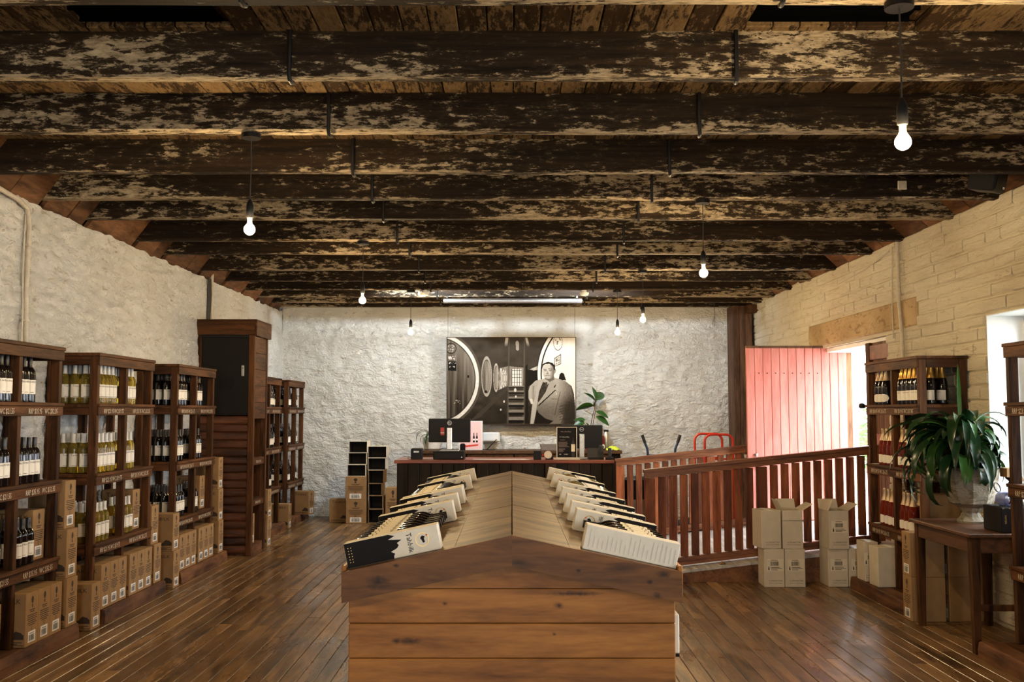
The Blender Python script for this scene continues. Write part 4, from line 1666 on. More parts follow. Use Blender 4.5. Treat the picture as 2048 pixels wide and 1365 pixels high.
def monitor(label, x, y, z, w, h, rzz, sticker, lift):
    t = thing('monitor', label, 'monitor', (x, y, z), rzz, 'counter monitors')
    MB().bev(-w / 2, w / 2, 0, .045, lift, lift + h, .008).obj('back_shell', M['blackplastic'], t)
    MB().box(-w / 2 + .008, w / 2 - .008, .0452, .047, lift + .008, lift + h - .008).obj('screen', M['card_in'], t)
    st = MB().bev(-.032, .032, -.05, -.0005, .02, lift + h * .62, .006).obj('stand', M['steel'], t)
    MB().bev(-.12, .12, -.09, .10, 0, .012, .004).obj('foot', M['steel'], t)
    mb = MB()
    n = 20
    yy = -.0012
    for i in range(n):
        a, b = 2 * PI * i / n, 2 * PI * (i + 1) / n
        mb.add([(.026 * math.cos(a), yy, lift + h - .055 + .026 * math.sin(a)), (.026 * math.cos(b), yy, lift + h - .055 + .026 * math.sin(b)),
                (.0225 * math.cos(b), yy, lift + h - .055 + .0225 * math.sin(b)), (.0225 * math.cos(a), yy, lift + h - .055 + .0225 * math.sin(a))], [(0, 1, 2, 3)])
    text_on(mb, 'DELL', .018, lambda u, v: (u, yy, lift + h - .061 + v), 0, 1.0)
    mb.obj('logo_badge', M['steel'], t)
    if sticker:
        mb = MB()
        mb.box(-.112, -.065, -.001, .0, lift + h * .3, lift + h * .62, 0)
        mb.box(-.112, -.065, -.0016, -.001, lift + h * .38, lift + h * .42, 1)
        mb.obj('red_sticker', [M['red_paint'], M['sticker']], t)
    # cable
    MB().tube([(.01, .02, lift + .02), (.0, .03, lift - .04), (-.04, .02, lift - .07), (-.09, .03, .03), (-.13, .05, .005)], .004, 6).obj('cable', M['cable'], t, True)
    return t


# black till drawer, monitor on it
td = thing('cash_drawer', 'black cash drawer under the left monitor on the counter', 'cash drawer', (-.775, 12.24, CTZ))
MB().bev(-.19, .19, 0, .34, 0, .10, .005).obj('drawer_body', M['blackmetal'], td)
MB().bev(-.18, .18, -.008, -.001, .01, .085, .003).obj('drawer_front', M['blackplastic'], td)
MB().lathe([(.008, 0), (.008, .006)], 10).obj('lock', M['steel'], td).matrix_local = Matrix.Translation((.16, -.008, .03)) @ Matrix.Rotation(PI / 2, 4, 'X')
monitor('left black monitor seen from behind with a red sticker', -.775, 12.40, CTZ + .1005, .52, .295, .0, True, .105)
monitor('right black monitor seen from behind, partly covered by the menu board', .87, 12.48, CTZ, .52, .295, -.03, True, .125)
t = thing('receipt_printer', 'small black receipt printer at the left end of the counter', 'printer', (-1.17, 12.26, CTZ))
MB().bev(-.07, .07, 0, .14, 0, .135, .008).obj('printer_body', M['blackplastic'], t)
MB().bev(-.035, .03, -.002, .0, .085, .105, .001).obj('badge', M['steel'], t)
MB().bev(-.05, .05, .03, .06, .1355, .139, .001).obj('paper_slot', M['iron'], t)
MB().tube([(-.07, .1, .02), (-.11, .06, .03), (-.10, -.02, .01), (-.05, -.04, .004), (.09, -.03, .004), (.2, .0, .004)], .004, 6).obj('cable', M['cable'], t, True)
# menu board
t = thing('menu_board', 'black menu board in a pale wooden frame on the counter', 'sign', (.668, 12.20, CTZ))
w, h = .125, .40
MB().bev(-w + .008, w - .008, .006, .012, .02, h - .008, .001).obj('board', M['ink'], t)
for (x0, x1, z0, z1) in ((-w, -w + .009, .02, h), (w - .009, w, .02, h), (-w + .009, w - .009, h - .009, h), (-w + .009, w - .009, .02, .029)):
    MB().bev(x0, x1, 0, .016, z0, z1, .001).obj('frame', M['cream_card'], t)
MB().bev(-w - .03, w + .03, -.03, .05, 0, .0195, .003).obj('foot', M['cream_card'], t)
mb = MB()
fn = lambda u, v: (u, .0052, v)
text_on(mb, 'Wine of the Week', .022, lambda u, v: fn(u - .01, .335 + v), 0, .75)
text_on(mb, '2018 Cabernet Shiraz', .017, lambda u, v: fn(u - .03, .272 + v), 1, .8)
text_on(mb, 'Tasting Notes', .014, lambda u, v: fn(u - .05, .238 + v), 0, .8)
r = random.Random(4)
for i in range(7):
    rect_on(mb, -.10, -.10 + r.uniform(.10, .135), .215 - i * .010, .2175 - i * .010, fn, 0)
for i in range(5):
    rect_on(mb, -.10, -.10 + r.uniform(.04, .09), .135 - i * .010, .1375 - i * .010, fn, 0)
text_on(mb, 'RRP', .014, lambda u, v: fn(u - .08, .062 + v), 1, .9)
text_on(mb, 'MEMBERS', .014, lambda u, v: fn(u - .01, .062 + v), 1, .8)
rect_on(mb, .055, .10, .10, .19, fn, 2)
poly_on(mb, [(.06, .03), (.095, .03), (.095, .0999), (.06, .0999)], fn, 3)
poly_on(mb, [(.06, .191), (.095, .191), (.093, .21), (.083, .235), (.082, .27), (.074, .27), (.073, .235), (.062, .21)], fn, 3)
text_on(mb, 'TAHBILK', .009, lambda u, v: (u + .0775, .0048, .175 + v), 3, .9)
mb.obj('menu_print', [plain('grey_print', (.32, .24, .2), .7), M['label'], M['label_cream'], M['card_in']], t)
# small things on the counter
t = thing('pen_box', 'small black box standing next to the tape dispenser', 'box', (.31, 12.20, CTZ))
MB().bev(-.047, .047, 0, .09, 0, .098, .004).obj('box_body', M['blackplastic'], t)
MB().bev(-.049, .049, -.002, .092, .0985, .106, .003).obj('box_lid', M['iron'], t)
t = thing('tape_dispenser', 'hand tape dispenser with a roll and red handle', 'tape dispenser', (.44, 12.24, CTZ))
MB().lathe([(.016, -.024), (.048, -.024), (.05, 0), (.048, .024), (.016, .024)], 20).obj('tape_roll', M['cream_card'], t, True).matrix_local = Matrix.Translation((.0, 0, .055)) @ Matrix.Rotation(PI / 2 - .3, 4, 'X')
MB().bev(-.075, -.03, -.012, .012, .045, .066, .004).obj('handle', M['red_paint'], t)
MB().bev(-.03, .06, -.028, .028, 0, .012, .003).obj('base', M['blackplastic'], t)
MB().bev(.03, .062, -.02, .02, .0125, .05, .003).obj('cutter', M['blackplastic'], t)
t = thing('paper_pile', 'sheets of paper lying in the middle of the counter', 'paper', (-.20, 12.18, CTZ))
for k in range(4):
    MB().box(-.28 + .01 * k, .42 - .015 * k, .0 + .004 * k, .10, .0006 + k * .002, .0022 + k * .002).obj('sheet', M['sticker'], t)
t = thing('card_terminal', 'black card terminal on a tilted stand near the right end of the counter', 'card terminal', (1.03, 12.20, CTZ))
mb = MB().prism([(0, 0), (.17, 0), (.17, .03), (.14, .13), (.10, .14), (.0, .03)], 'x', -.10, .09)
link('terminal_body', fixn(mb.mesh('terminal_body', M['blackplastic'])), t)
MB().lathe([(.02, -.07), (.032, -.06), (.03, 0), (.032, .06), (.02, .07)], 12).obj('handset', M['rubber'], t, True).matrix_local = Matrix.Translation((.055, .08, .105)) @ Matrix.Rotation(.25, 4, 'Y')
MB().tube([(-.09, .0, .012), (-.14, -.03, .006), (-.2, .0, .005)], .004, 6).obj('cable', M['cable'], t)
t = thing('handset_cradle', 'black upright phone handset in its cradle at the counter end', 'phone', (1.19, 12.17, CTZ))
MB().bev(-.05, .04, -.02, .06, 0, .035, .004).obj('cradle', M['blackplastic'], t)
MB().bev(-.02, .022, .006, .03, .0355, .145, .006).obj('handset', M['rubber'], t)
# things on the back bench
t = thing('desk_plant', 'strap-leaved plant in a white pot behind the left monitor', 'potted plant', (-1.19, 14.95, BNZ))
MB().lathe([(.10, 0), (.125, .02), (.145, .12), (.15, .19), (.138, .192), (.13, .17)], 20, cap=True).obj('pot', M['pot_white'], t, True)
rp2 = random.Random(12)


def strap_leaf(L_, W_, az, lift, droop, twist=0.0, n=9):
    """arching strap leaf; returns a mesh builder in plant coordinates"""
    mb = MB()
    d = Vector((math.cos(az), math.sin(az), 0))
    sd = Vector((-math.sin(az), math.cos(az), 0))
    p = Vector((0, 0, 0)) + d * .01
    ang = lift
    for i in range(n + 1):
        f = i / n
        w = W_ * (math.sin(PI * min(1, .12 + f * .88)) ** .7) * (1 if f < 1 else 0)
        if i == n:
            w = .0015
        a2 = twist * f
        side = (sd * math.cos(a2) + Vector((0, 0, 1)) * math.sin(a2))
        up = Vector((-d.x * math.sin(ang), -d.y * math.sin(ang), math.cos(ang)))
        mb.v += [tuple(p - side * w / 2 + up * w * .18), tuple(p), tuple(p + side * w / 2 + up * w * .18)]
        p = p + (d * math.cos(ang) + Vector((0, 0, math.sin(ang)))) * (L_ / n)
        ang -= droop / n * (1 + .6 * f)
    for i in range(n):
        for q in (0, 1):
            mb.f.append((i * 3 + q, i * 3 + q + 1, (i + 1) * 3 + q + 1, (i + 1) * 3 + q))
            mb.m.append(0)
    return mb


for k in range(9):
    lf = strap_leaf(rp2.uniform(.28, .45), .035, rp2.uniform(2.2, 4.6), rp2.uniform(.7, 1.3), rp2.uniform(1.8, 3.0))
    o = lf.obj('leaf', M['leaf_dark'], t, 'all')
    o.location = (0, 0, .18)
t = thing('pink_poster', 'pink upright wine poster leaning on the back wall', 'poster', (-.60, 14.95, BNZ + .002))
MB().bev(-.19, .16, 0, .01, 0, .43, .001).obj('backing', M['sticker'], t)
mb = MB()
fn = lambda u, v: (u, -.0008, v)
fn2 = lambda u, v: (u, -.0014, v)
rect_on(mb, -.18, .148, .01, .42, fn, 0)
for bx in (.03, .075):
    poly_on(mb, [(bx - .014, .11), (bx + .014, .11), (bx + .014, .19), (bx + .006, .215), (bx + .006, .25), (bx - .006, .25), (bx - .006, .215), (bx - .014, .19)], fn2, 1)
    rect_on(mb, bx - .014, bx + .014, .14, .165, lambda u, v: (u, -.0019, v), 3)
poly_on(mb, [(-.15, .03), (.09, .06), (.10, .085), (-.15, .06)], fn2, 2)
for i in range(3):
    rect_on(mb, .0, .12, .29 + i * .02, .294 + i * .02, fn2, 4)
mb.obj('poster_print', [M['pink'], M['ink'], M['red_paint'], M['label'], M['chalk']], t)
t = thing('candle_jar', 'small black jar in front of the pink poster', 'jar', (-.73, 14.82, BNZ))
MB().lathe([(.034, 0), (.04, .008), (.04, .085), (.036, .088)], 16).obj('jar_body', M['ink'], t, True)
MB().lathe([(.03, .0885), (.03, .10), (.012, .102)], 16).obj('jar_lid', M['blackplastic'], t, True)
t = thing('tablet_stand', 'black tablet on a leaning stand on the back bench', 'tablet', (-.30, 14.85, BNZ))
mb = MB().prism([(-.08, .008), (-.07, .0), (.075, .155), (.065, .163)], 'y', -.004, .10)
link('tablet', fixn(mb.mesh('tablet', M['blackplastic'])), t)
MB().bev(-.09, .05, .0, .12, 0, .0075, .002).obj('stand_base', M['blackplastic'], t)
t = thing('wall_unit', 'white rounded plastic unit on the back wall under the picture', 'wall unit', (-.32, 15.36, 1.135))
MB().bev(-.135, .135, -.10, .03, 0, .15, .018).obj('unit_body', M['white'], t)
MB().bev(-.11, .11, -.103, -.1005, .02, .03, .001).obj('unit_slot', M['steel'], t)
t = thing('tray', 'shallow grey tray on the back bench behind the menu board', 'tray', (.58, 14.85, BNZ))
mb = MB()
po = [(-.14, .0), (.14, .0), (.16, .085), (-.16, .085)]
mb.prism(po, 'y', 0, .006).prism(po, 'y', .2, .206)
link('tray_side', fixn(mb.mesh('tray_side', plain('grey_tray', (.16, .13, .11), .5))), t)
MB().box(-.14, .14, .0065, .1995, 0, .006).obj('tray_base', M['iron'], t)
for s in (-1, 1):
    vs = [(s * .14, .0065, 0), (s * .14, .1995, 0), (s * .16, .1995, .085), (s * .16, .0065, .085)]
    vs += [(p[0] + s * .004, p[1], p[2]) for p in vs]
    link('tray_end', fixn(MB().add(vs, [(0, 1, 2, 3), (7, 6, 5, 4), (0, 4, 5, 1), (1, 5, 6, 2), (2, 6, 7, 3), (3, 7, 4, 0)]).mesh('tray_end', M['iron'])), t)
bottle('rose', Matrix.Translation((1.335, 14.83, BNZ + .0005)) @ Matrix.Rotation(-PI / 2, 4, 'Z'), 'rosé bottle standing alone behind the right monitor', 'single bottle on the back bench')
t = thing('flask', 'grey metal flask behind the rosé bottle on the back bench', 'flask', (1.41, 14.97, BNZ))
MB().lathe([(.045, 0), (.05, .01), (.05, .22), (.036, .25), (.033, .27)], 18).obj('flask_body', M['steel'], t, True)
MB().lathe([(.035, .2705), (.037, .275), (.037, .295), (.03, .30)], 18).obj('flask_lid', M['blackplastic'], t, True)
t = thing('yellow_cloth', 'crumpled yellow-green cloth at the end of the back bench', 'cloth', (1.49, 14.78, BNZ))
mb = MB()
n = 12
for j in range(n + 1):
    for i in range(n + 1):
        u, v = i / n - .5, j / n - .5
        z = max(.0, .055 * (1 - 3.2 * (u * u + v * v))) + .028 * noise.noise(Vector((u * 9, v * 9, 2))) + .004
        mb.v.append((u * .20, v * .13, max(z, .002)))
for j in range(n):
    for i in range(n):
        k = j * (n + 1) + i
        mb.f.append((k, k + 1, k + n + 2, k + n + 1))
        mb.m.append(0)
mb.obj('cloth_fold', M['yellow_cloth'], t, 'all')
# tall fig plant in a red pot behind the right monitor
t = thing('fig_plant', 'tall broad-leaved plant in a red pot behind the right monitor', 'potted plant', (1.17, 15.02, BNZ))
MB().lathe([(.055, 0), (.075, .01), (.085, .12), (.09, .30), (.08, .305), (.075, .28)], 18).obj('pot', M['terracotta_red'], t, True)
stems = [[(0, 0, .28), (.03, 0, .45), (.07, -.02, .62), (.09, -.02, .80)], [(.03, .01, .28), (.06, .01, .45), (.09, .02, .60)], [(-.02, 0, .28), (-.06, -.01, .36), (-.1, -.02, .42)]]
for s_ in stems:
    MB().tube(s_, .006, 7).obj('stem', M['sleeper'], t, True)


def broad_leaf(L_, W_, curl=.5, n=10):
    mb = MB()
    for i in range(n + 1):
        f = i / n
        w = W_ * (math.sin(PI * (f ** .85)) ** .8 if 0 < f < 1 else .02)
        y = L_ * f
        z = -curl * L_ * f * f * .5
        mb.v += [(-w / 2, y, z + w * .14), (-w / 4, y, z + w * .04), (0, y, z), (w / 4, y, z + w * .04), (w / 2, y, z + w * .14)]
    for i in range(n):
        for q in range(4):
            mb.f.append((i * 5 + q, i * 5 + q + 1, (i + 1) * 5 + q + 1, (i + 1) * 5 + q))
            mb.m.append(0)
    return mb


blf = broad_leaf(.25, .125).mesh('leaf', M['leaf'], 'all')
for (px, pz_, az, tilt, s_) in ((.09, .74, .9, .6, 1.15), (.08, .78, 1.6, 1.15, .8), (.09, .72, 2.5, .8, .9), (.06, .66, PI + .05, -.05, 1.15), (.06, .64, -1.2, 1.0, .7), (.09, .57, -.1, -.3, .85),
                               (.09, .50, -.2, -.45, .95), (-.09, .43, PI + .5, -.6, 1.1), (-.07, .44, PI - .3, .2, .75), (-.06, .40, -.4, -.9, .7)):
    # azimuth in the x-z view: build pointing along x with some depth
    o = link('leaf', blf, t)
    R = Matrix.Rotation(az - PI / 2, 4, 'Z') @ Matrix.Rotation(tilt, 4, 'X') @ Matrix.Rotation(.7 if (px > 0) else -.6, 4, 'Y')
    o.matrix_local = Matrix.Translation((px, -.02, pz_)) @ R @ Matrix.Scale(s_, 4)

# ================================================================== PENDANT BULBS
pend = [(-1.50, 5.63, 'left bare-bulb pendant nearest the camera'), (-1.40, 9.27, 'left bare-bulb pendant in the middle of the room'), (-1.33, 13.03, 'left bare-bulb pendant nearest the back wall'),
        (1.51, 3.78, 'large right bare-bulb pendant nearest the camera'), (1.44, 7.43, 'right bare-bulb pendant second from the camera'), (1.48, 11.21, 'right bare-bulb pendant third from the camera'), (1.385, 13.03, 'right bare-bulb pendant nearest the back wall'),
        (-1.48, 1.9, 'left bare-bulb pendant hanging above the camera')]
DZ = 3.2
canopy = MB().lathe([(.055, -.028), (.055, -.002), (.05, 0)], 20).mesh('canopy', M['iron'], True)
cordm = MB().tube([(0, 0, -.028), (.002, 0, -.2), (-.001, 0, -.40)], .0035, 6).mesh('cord', M['cable'], True)
sock = MB().lathe([(.006, -.385), (.012, -.395), (.0195, -.415), (.021, -.44), (.021, -.485), (.019, -.49)], 16).mesh('socket', M['blackplastic'], True)
neck = MB().lathe([(.0135, -.4905), (.0135, -.515), (.020, -.532)], 16).mesh('bulb_neck', M['bulb_neck'], True)
gl = [(.0201, -.532)] + [(.031 * math.sin(a), -.558 + .031 * math.cos(a)) for a in [math.radians(d) for d in (48, 65, 85, 105, 125, 145, 162, 176)]]
globe = MB().lathe(gl, 20).mesh('bulb_globe', M['bulb'], True)
for x, y, lab in pend:
    t = thing('pendant_light', lab, 'pendant light', (x, y, DZ - .003), group='bare bulb pendants')
    for nm, me in (('canopy', canopy), ('cord', cordm), ('socket', sock), ('bulb_neck', neck), ('bulb_globe', globe)):
        link(nm, me, t)

# spot lamps between the last beams that wash the back wall
for x, lab in ((-1.15, 'left'), (.95, 'right')):
    t = thing('wall_spotlight', '%s small spotlight tucked between the last ceiling beams' % lab, 'spotlight', (x, 13.16, 3.418), group='back wall spotlights')
    MB().lathe([(.008, -.10), (.008, -.012), (.035, -.012), (.035, 0)], 14).obj('mount', M['white'], t, True)
    b = MB().lathe([(.030, -.04), (.032, -.03), (.032, .025), (.036, .03)], 16, cap=False).obj('lamp_head', M['white'], t, True)
    b.matrix_local = Matrix.Translation((0, .02, -.135)) @ Matrix.Rotation(-PI / 2 - .25, 4, 'X')
    spot((x, 13.215, 3.27), (x * .4, 15.4, 1.6))
    s = thing('ceiling_sensor', 'small white ceiling sensor dome on the %s before the picture' % lab, 'sensor', (x, 13.03, 3.198), group='white ceiling sensors')
    MB().lathe([(.02, -.075), (.05, -.07), (.06, -.05), (.062, -.035)], 18).obj('dome', M['white'], s, True)
    MB().lathe([(.035, -.0345), (.035, 0)], 14).obj('base', M['white'], s, True)
t = thing('galvanised_pipe', 'shiny galvanised pipe under the ceiling above the picture', 'pipe', (0, 13.74, 3.135))
MB().tube([(-.95, 0, 0), (.97, 0, 0)], .032, 14).obj('pipe', M['galv'], t, True)
for x in (-.9, .9):
    MB().bev(x - .012, x + .012, -.036, .06, .033, .066, .002).obj('saddle', M['iron'], t)

# ================================================================== PICTURE
def hgrid(nx, nz):
    u, v = np.meshgrid(np.linspace(0, 1, nx), np.linspace(0, 1, nz))
    return u, v


def make_print(w, h, nx, nz, colour_fn, name, mat, parent):
    u, v = hgrid(nx, nz)
    col = colour_fn(u, v)            # (nz, nx, 3) linear
    verts = np.stack([(u - .5) * w, np.zeros_like(u), v * h], -1).reshape(-1, 3)
    idx = np.arange(nx * nz).reshape(nz, nx)
    f = np.stack([idx[:-1, :-1], idx[:-1, 1:], idx[1:, 1:], idx[1:, :-1]], -1).reshape(-1, 4)
    me = bpy.data.meshes.new(name)
    me.from_pydata(verts.tolist(), [], f.tolist())
    me.materials.append(mat)
    a = me.color_attributes.new('print', 'FLOAT_COLOR', 'POINT')
    c4 = np.concatenate([col.reshape(-1, 3), np.ones((nx * nz, 1))], 1).astype(np.float32)
    a.data.foreach_set('color', c4.ravel())
    me.update()
    return link(name, me, parent)


def sstep(x, a, b):
    t = np.clip((x - a) / (b - a), 0, 1)
    return t * t * (3 - 2 * t)


def vnoise(x, y, seed):
    rs_ = np.random.RandomState(seed)
    g = rs_.rand(64, 64)
    xi, yi = np.floor(x).astype(int), np.floor(y).astype(int)
    fx, fy = x - xi, y - yi
    fx, fy = fx * fx * (3 - 2 * fx), fy * fy * (3 - 2 * fy)
    a, b = g[yi % 64, xi % 64], g[yi % 64, (xi + 1) % 64]
    c_, d_ = g[(yi + 1) % 64, xi % 64], g[(yi + 1) % 64, (xi + 1) % 64]
    return (a * (1 - fx) + b * fx) * (1 - fy) + (c_ * (1 - fx) + d_ * fx) * fy


def pip(X, Y, poly):
    """soft-edged inside test by even-odd rule"""
    ins = np.zeros(X.shape, bool)
    n = len(poly)
    for i in range(n):
        x1, y1 = poly[i]
        x2, y2 = poly[(i + 1) % n]
        if y1 == y2:
            continue
        c_ = ((y1 > Y) != (y2 > Y)) & (X < (x2 - x1) * (Y - y1) / (y2 - y1) + x1)
        ins ^= c_
    return ins.astype(float)


def cellar_photo(u, v):
    # picture space: x 0..1173, y 0..790 downwards
    X, Y = u * 1173, (1 - v) * 790
    g = .10 + .05 * vnoise(X / 60, Y / 40, 1)
    g = g - .05 * sstep(Y, 450, 790)
    def put(m, val):
        nonlocal g
        g = g * (1 - m) + val * m
    # ceiling glints
    for cx_, w_ in ((545, 16), (725, 14)):
        put(sstep(w_ - np.abs(X - cx_ + (Y - 10) * (.12 if cx_ < 600 else -.25)), 0, 6) * sstep(90 - Y, 0, 60), .6)
    put(pip(X, Y, [(625, 40), (640, 25), (655, 40), (658, 105), (648, 120), (630, 110)]), .45)
    # distant bright end of the cellar and its floor
    put(pip(X, Y, [(480, 280), (560, 260), (700, 275), (700, 440), (560, 440), (470, 480)]), .30 + .15 * vnoise(X / 14, Y / 60, 2))
    put(pip(X, Y, [(590, 285), (680, 285), (680, 445), (590, 445)]), .80)
    for bx in (592, 615, 640, 662):
        put(sstep(4 - np.abs(X - bx), 0, 3) * (Y > 285) * (Y < 445), .08)
    for by in (300, 335, 365, 410):
        put(sstep(3.5 - np.abs(Y - by), 0, 3) * (X > 590) * (X < 680), .10)
    put(pip(X, Y, [(545, 445), (560, 445), (560, 470), (300, 730), (200, 770)]), .13)
    # receding oval casks
    def cask(cx_, cy_, rx, ry, rim, inner, tilt=0):
        d = np.sqrt(((X - cx_) / rx) ** 2 + ((Y - cy_) / ry) ** 2)
        k = rx / 52
        body = inner * (.55 + .6 * sstep((X - cx_) / rx, -1, .6)) * (.7 + .6 * vnoise(X / (9 * max(k, .4)), Y / 190, 3))
        put(sstep(1 - d, 0, .05), body)
        put(sstep(1.0 - d, 0, .03) * sstep(d, .80, .84), rim)
        put(sstep(.80 - d, -.03, .0) * sstep(d, .77, .80), .04)
    for cx_, cy_, rx, ry, rim in ((532, 372, 9, 72, .8), (514, 374, 10, 82, .85), (492, 375, 13, 96, .85)):
        cask(cx_, cy_, rx, ry, rim, .55)
    cask(447, 366, 26, 134, .55, .40)
    cask(360, 355, 50, 188, .5, .36)
    d = np.sqrt(((X - 352) / 15) ** 2 + ((Y - 495) / 15) ** 2)
    put(sstep(1 - d, 0, .2), .06)
    # big cask on the left
    d = np.sqrt(((X + 92) / 385) ** 2 + ((Y - 380) / 422) ** 2)
    stave = .13 + .20 * vnoise(X / 16, Y / 300, 5) + .12 * sstep(X, 0, 200) * sstep(400 - Y, 0, 300)
    put(sstep(1 - d, 0, .012), stave - .08 * sstep(Y, 300, 700))
    put(sstep(1 - d, 0, .012) * sstep(d, .905, .925), .72 + .1 * vnoise(X / 20, Y / 20, 6))
    put(sstep(d, .885, .90) * sstep(.915 - d, 0, .012), .05)
    put(sstep(d, 1.0, 1.012) * sstep(1.06 - d, 0, .02) * .7, .22)
    dd = np.sqrt((X - 35) ** 2 + (Y - 98) ** 2)
    put(sstep(5 - np.abs(dd - 46), 0, 3), .05)
    put((np.abs(dd) < 36) * (vnoise(X / 7, Y / 9, 9) > .62), .55)
    put(pip(X, Y, [(8, 215), (82, 215), (82, 305), (8, 300)]), .03)
    put(((X > 10) & (X < 76) & (Y > 170) & (Y < 205)) * (vnoise(X / 6, Y / 10, 7) > .6), .7)
    put(((X > 14) & (X < 76) & (((Y > 226) & (Y < 242)) | ((Y > 262) & (Y < 276)))) * (vnoise(X / 6, Y / 9, 8) > .55), .6)
    put(((X > 60) & (X < 130) & (Y > 570) & (Y < 605)) * (vnoise(X / 9, Y / 8, 10) > .68), .5)
    put(pip(X, Y, [(184, 345), (200, 345), (200, 368), (184, 366)]), .03)
    # stair ladder
    for x0, x1 in ((548, 566), (690, 708)):
        put(pip(X, Y, [(x0 + 12, 0), (x1 + 6, 0), (x1, 790), (x0 - 4, 790)]) * (.75 if x0 < 600 else .9), .16 + .06 * vnoise(X / 4, Y / 50, 11))
    put(pip(X, Y, [(715, 260), (735, 240), (745, 790), (718, 790)]), .05)
    for ty, th_ in ((445, 7), (492, 9), (548, 10), (605, 12), (672, 14), (740, 16)):
        put(((X > 562) & (X < 700)) * sstep(th_ - np.abs(Y - ty), 0, 3), .30 + .08 * vnoise(X / 20, Y / 5, 12))
        put(((X > 562) & (X < 700)) * sstep(th_ * .8 - np.abs(Y - ty - th_ * 1.8), 0, 3), .035)
    for (sx_, sy_, sr) in ((622, 480, 14), (520, 585, 9), (490, 660, 8), (628, 540, 9)):
        dd = np.sqrt(((X - sx_) / sr) ** 2 + ((Y - sy_) / (sr * 1.5)) ** 2)
        put(sstep(1 - dd, 0, .4), .75)
    # dark cask end and bright triangle left of the man
    put(pip(X, Y, [(715, 295), (850, 300), (850, 420), (740, 450), (720, 400)]), .05)
    put(pip(X, Y, [(755, 290), (850, 250), (850, 292), (790, 300)]), .62)
    # big pale cask on the right
    d = np.sqrt(((X - 1330) / 505) ** 2 + ((Y - 330) / 560) ** 2)
    put(sstep(1 - d, 0, .01), .80 + .06 * vnoise(X / 18, Y / 90, 13))
    put(sstep(1 - d, 0, .01) * sstep(d, .945, .955), .85)
    put(sstep(d, .915, .925) * sstep(.948 - d, 0, .01), .04)
    put(sstep(d, 1.0, 1.008) * sstep(1.02 - d, 0, .01), .04)
    dd = np.sqrt(((X - 1013) / 40) ** 2 + ((Y - 42) / 72) ** 2)
    put(sstep(.07 - np.abs(dd - 1), 0, .04), .18)
    put((dd < .7) * (vnoise(X / 9, Y / 8, 15) > .68), .25)
    put(pip(X, Y, [(978, 188), (1042, 148), (1044, 240), (980, 268)]), .22)
    put(pip(X, Y, [(984, 194), (1036, 160), (1038, 234), (986, 260)]), .72)
    put(pip(X, Y, [(990, 200), (1030, 175), (1030, 226), (992, 250)]) * (vnoise(X / 6, Y / 6, 16) > .55), .2)
    # small dark hat shape on the cask
    put(pip(X, Y, [(1018, 385), (1028, 335), (1048, 318), (1068, 330), (1088, 392)]), .05)
    # ------------------------------ the man: jacket, shirt, head, hair
    def T(*pts):
        return [((a - 20) * .916, (b - 25) * .924) for a, b in pts]
    A, B = X / .916 + 20, Y / .924 + 25
    mj = pip(X, Y, T((830, 560), (845, 505), (905, 450), (985, 432), (1090, 420), (1200, 455), (1262, 505), (1285, 580), (1300, 720), (1300, 880), (845, 880), (855, 780), (870, 690), (835, 640)))
    shade = .50 - .26 * sstep(A, 1100, 1260) - .26 * sstep(B, 520, 760) + .07 * vnoise(X / 7, Y / 7, 17)
    put(mj, np.clip(shade, .09, .6))
    put(mj * sstep(A - .25 * (B - 560), 1255, 1285), .04)
    put(pip(X, Y, T((965, 460), (1035, 482), (1005, 560), (932, 668), (912, 640), (935, 520))), .09 + .05 * vnoise(X / 9, Y / 20, 18))
    put(pip(X, Y, T((948, 448), (975, 465), (938, 560), (915, 700), (900, 800), (880, 880), (850, 880), (868, 700), (900, 600), (922, 500))), .56)
    put(pip(X, Y, T((1048, 440), (1108, 482), (1078, 520), (1098, 540), (930, 692), (925, 672), (1003, 580))), .50)
    put(pip(X, Y, T((1098, 541), (1106, 547), (935, 704), (929, 692))), .06)
    put(pip(X, Y, T((1080, 516), (1108, 484), (1106, 500), (1092, 524))), .10)
    put(pip(X, Y, T((830, 560), (850, 500), (892, 500), (880, 620), (850, 642), (830, 625))), .55 - .2 * sstep(A, 855, 890))
    put(pip(X, Y, T((840, 630), (870, 630), (880, 682), (856, 682))), .72)
    put(pip(X, Y, T((915, 740), (960, 760), (1080, 850), (1050, 880), (888, 880), (900, 800))), .05)
    put(pip(X, Y, T((920, 735), (1060, 810), (1075, 850), (1000, 826), (930, 768))), .26)
    put(pip(X, Y, T((1040, 880), (1090, 845), (1150, 770), (1180, 800), (1150, 880))), .30)
    for k_ in range(6):
        put(sstep(7 - np.abs(B - 690 - k_ * 26 + .35 * (A - 1200)), 0, 7) * (A > 1140) * (A < 1265) * .8, .11)
    put(sstep(5 - np.abs(A - 1150 + .25 * (B - 560)), 0, 5) * (B > 560) * (B < 790) * .8, .09)
    put(((A > 1060) & (A < 1125)) * sstep(4 - np.abs(B - 632), 0, 4), .12)
    put(sstep(1 - np.sqrt(((A - 1110) / 9) ** 2 + ((B - 580) / 16) ** 2), 0, .4), .62)
    # neck and collar
    put(pip(X, Y, T((1000, 400), (1082, 392), (1092, 440), (1025, 474), (992, 440))), .26)
    put(pip(X, Y, T((985, 432), (1010, 440), (1040, 462), (1022, 492), (1004, 470), (988, 462))), .55)
    put(pip(X, Y, T((1004, 462), (1022, 470), (1012, 520), (996, 500))), .16)
    # head
    d = np.sqrt(((A - 1030) / 66) ** 2 + ((B - 352) / 84) ** 2)
    skin = .66 - .10 * sstep(B, 380, 430) - .40 * sstep(A, 1035, 1090)
    put(sstep(1 - d, 0, .05), skin)
    put(pip(X, Y, T((1084, 340), (1106, 346), (1102, 372), (1086, 388))), .40)
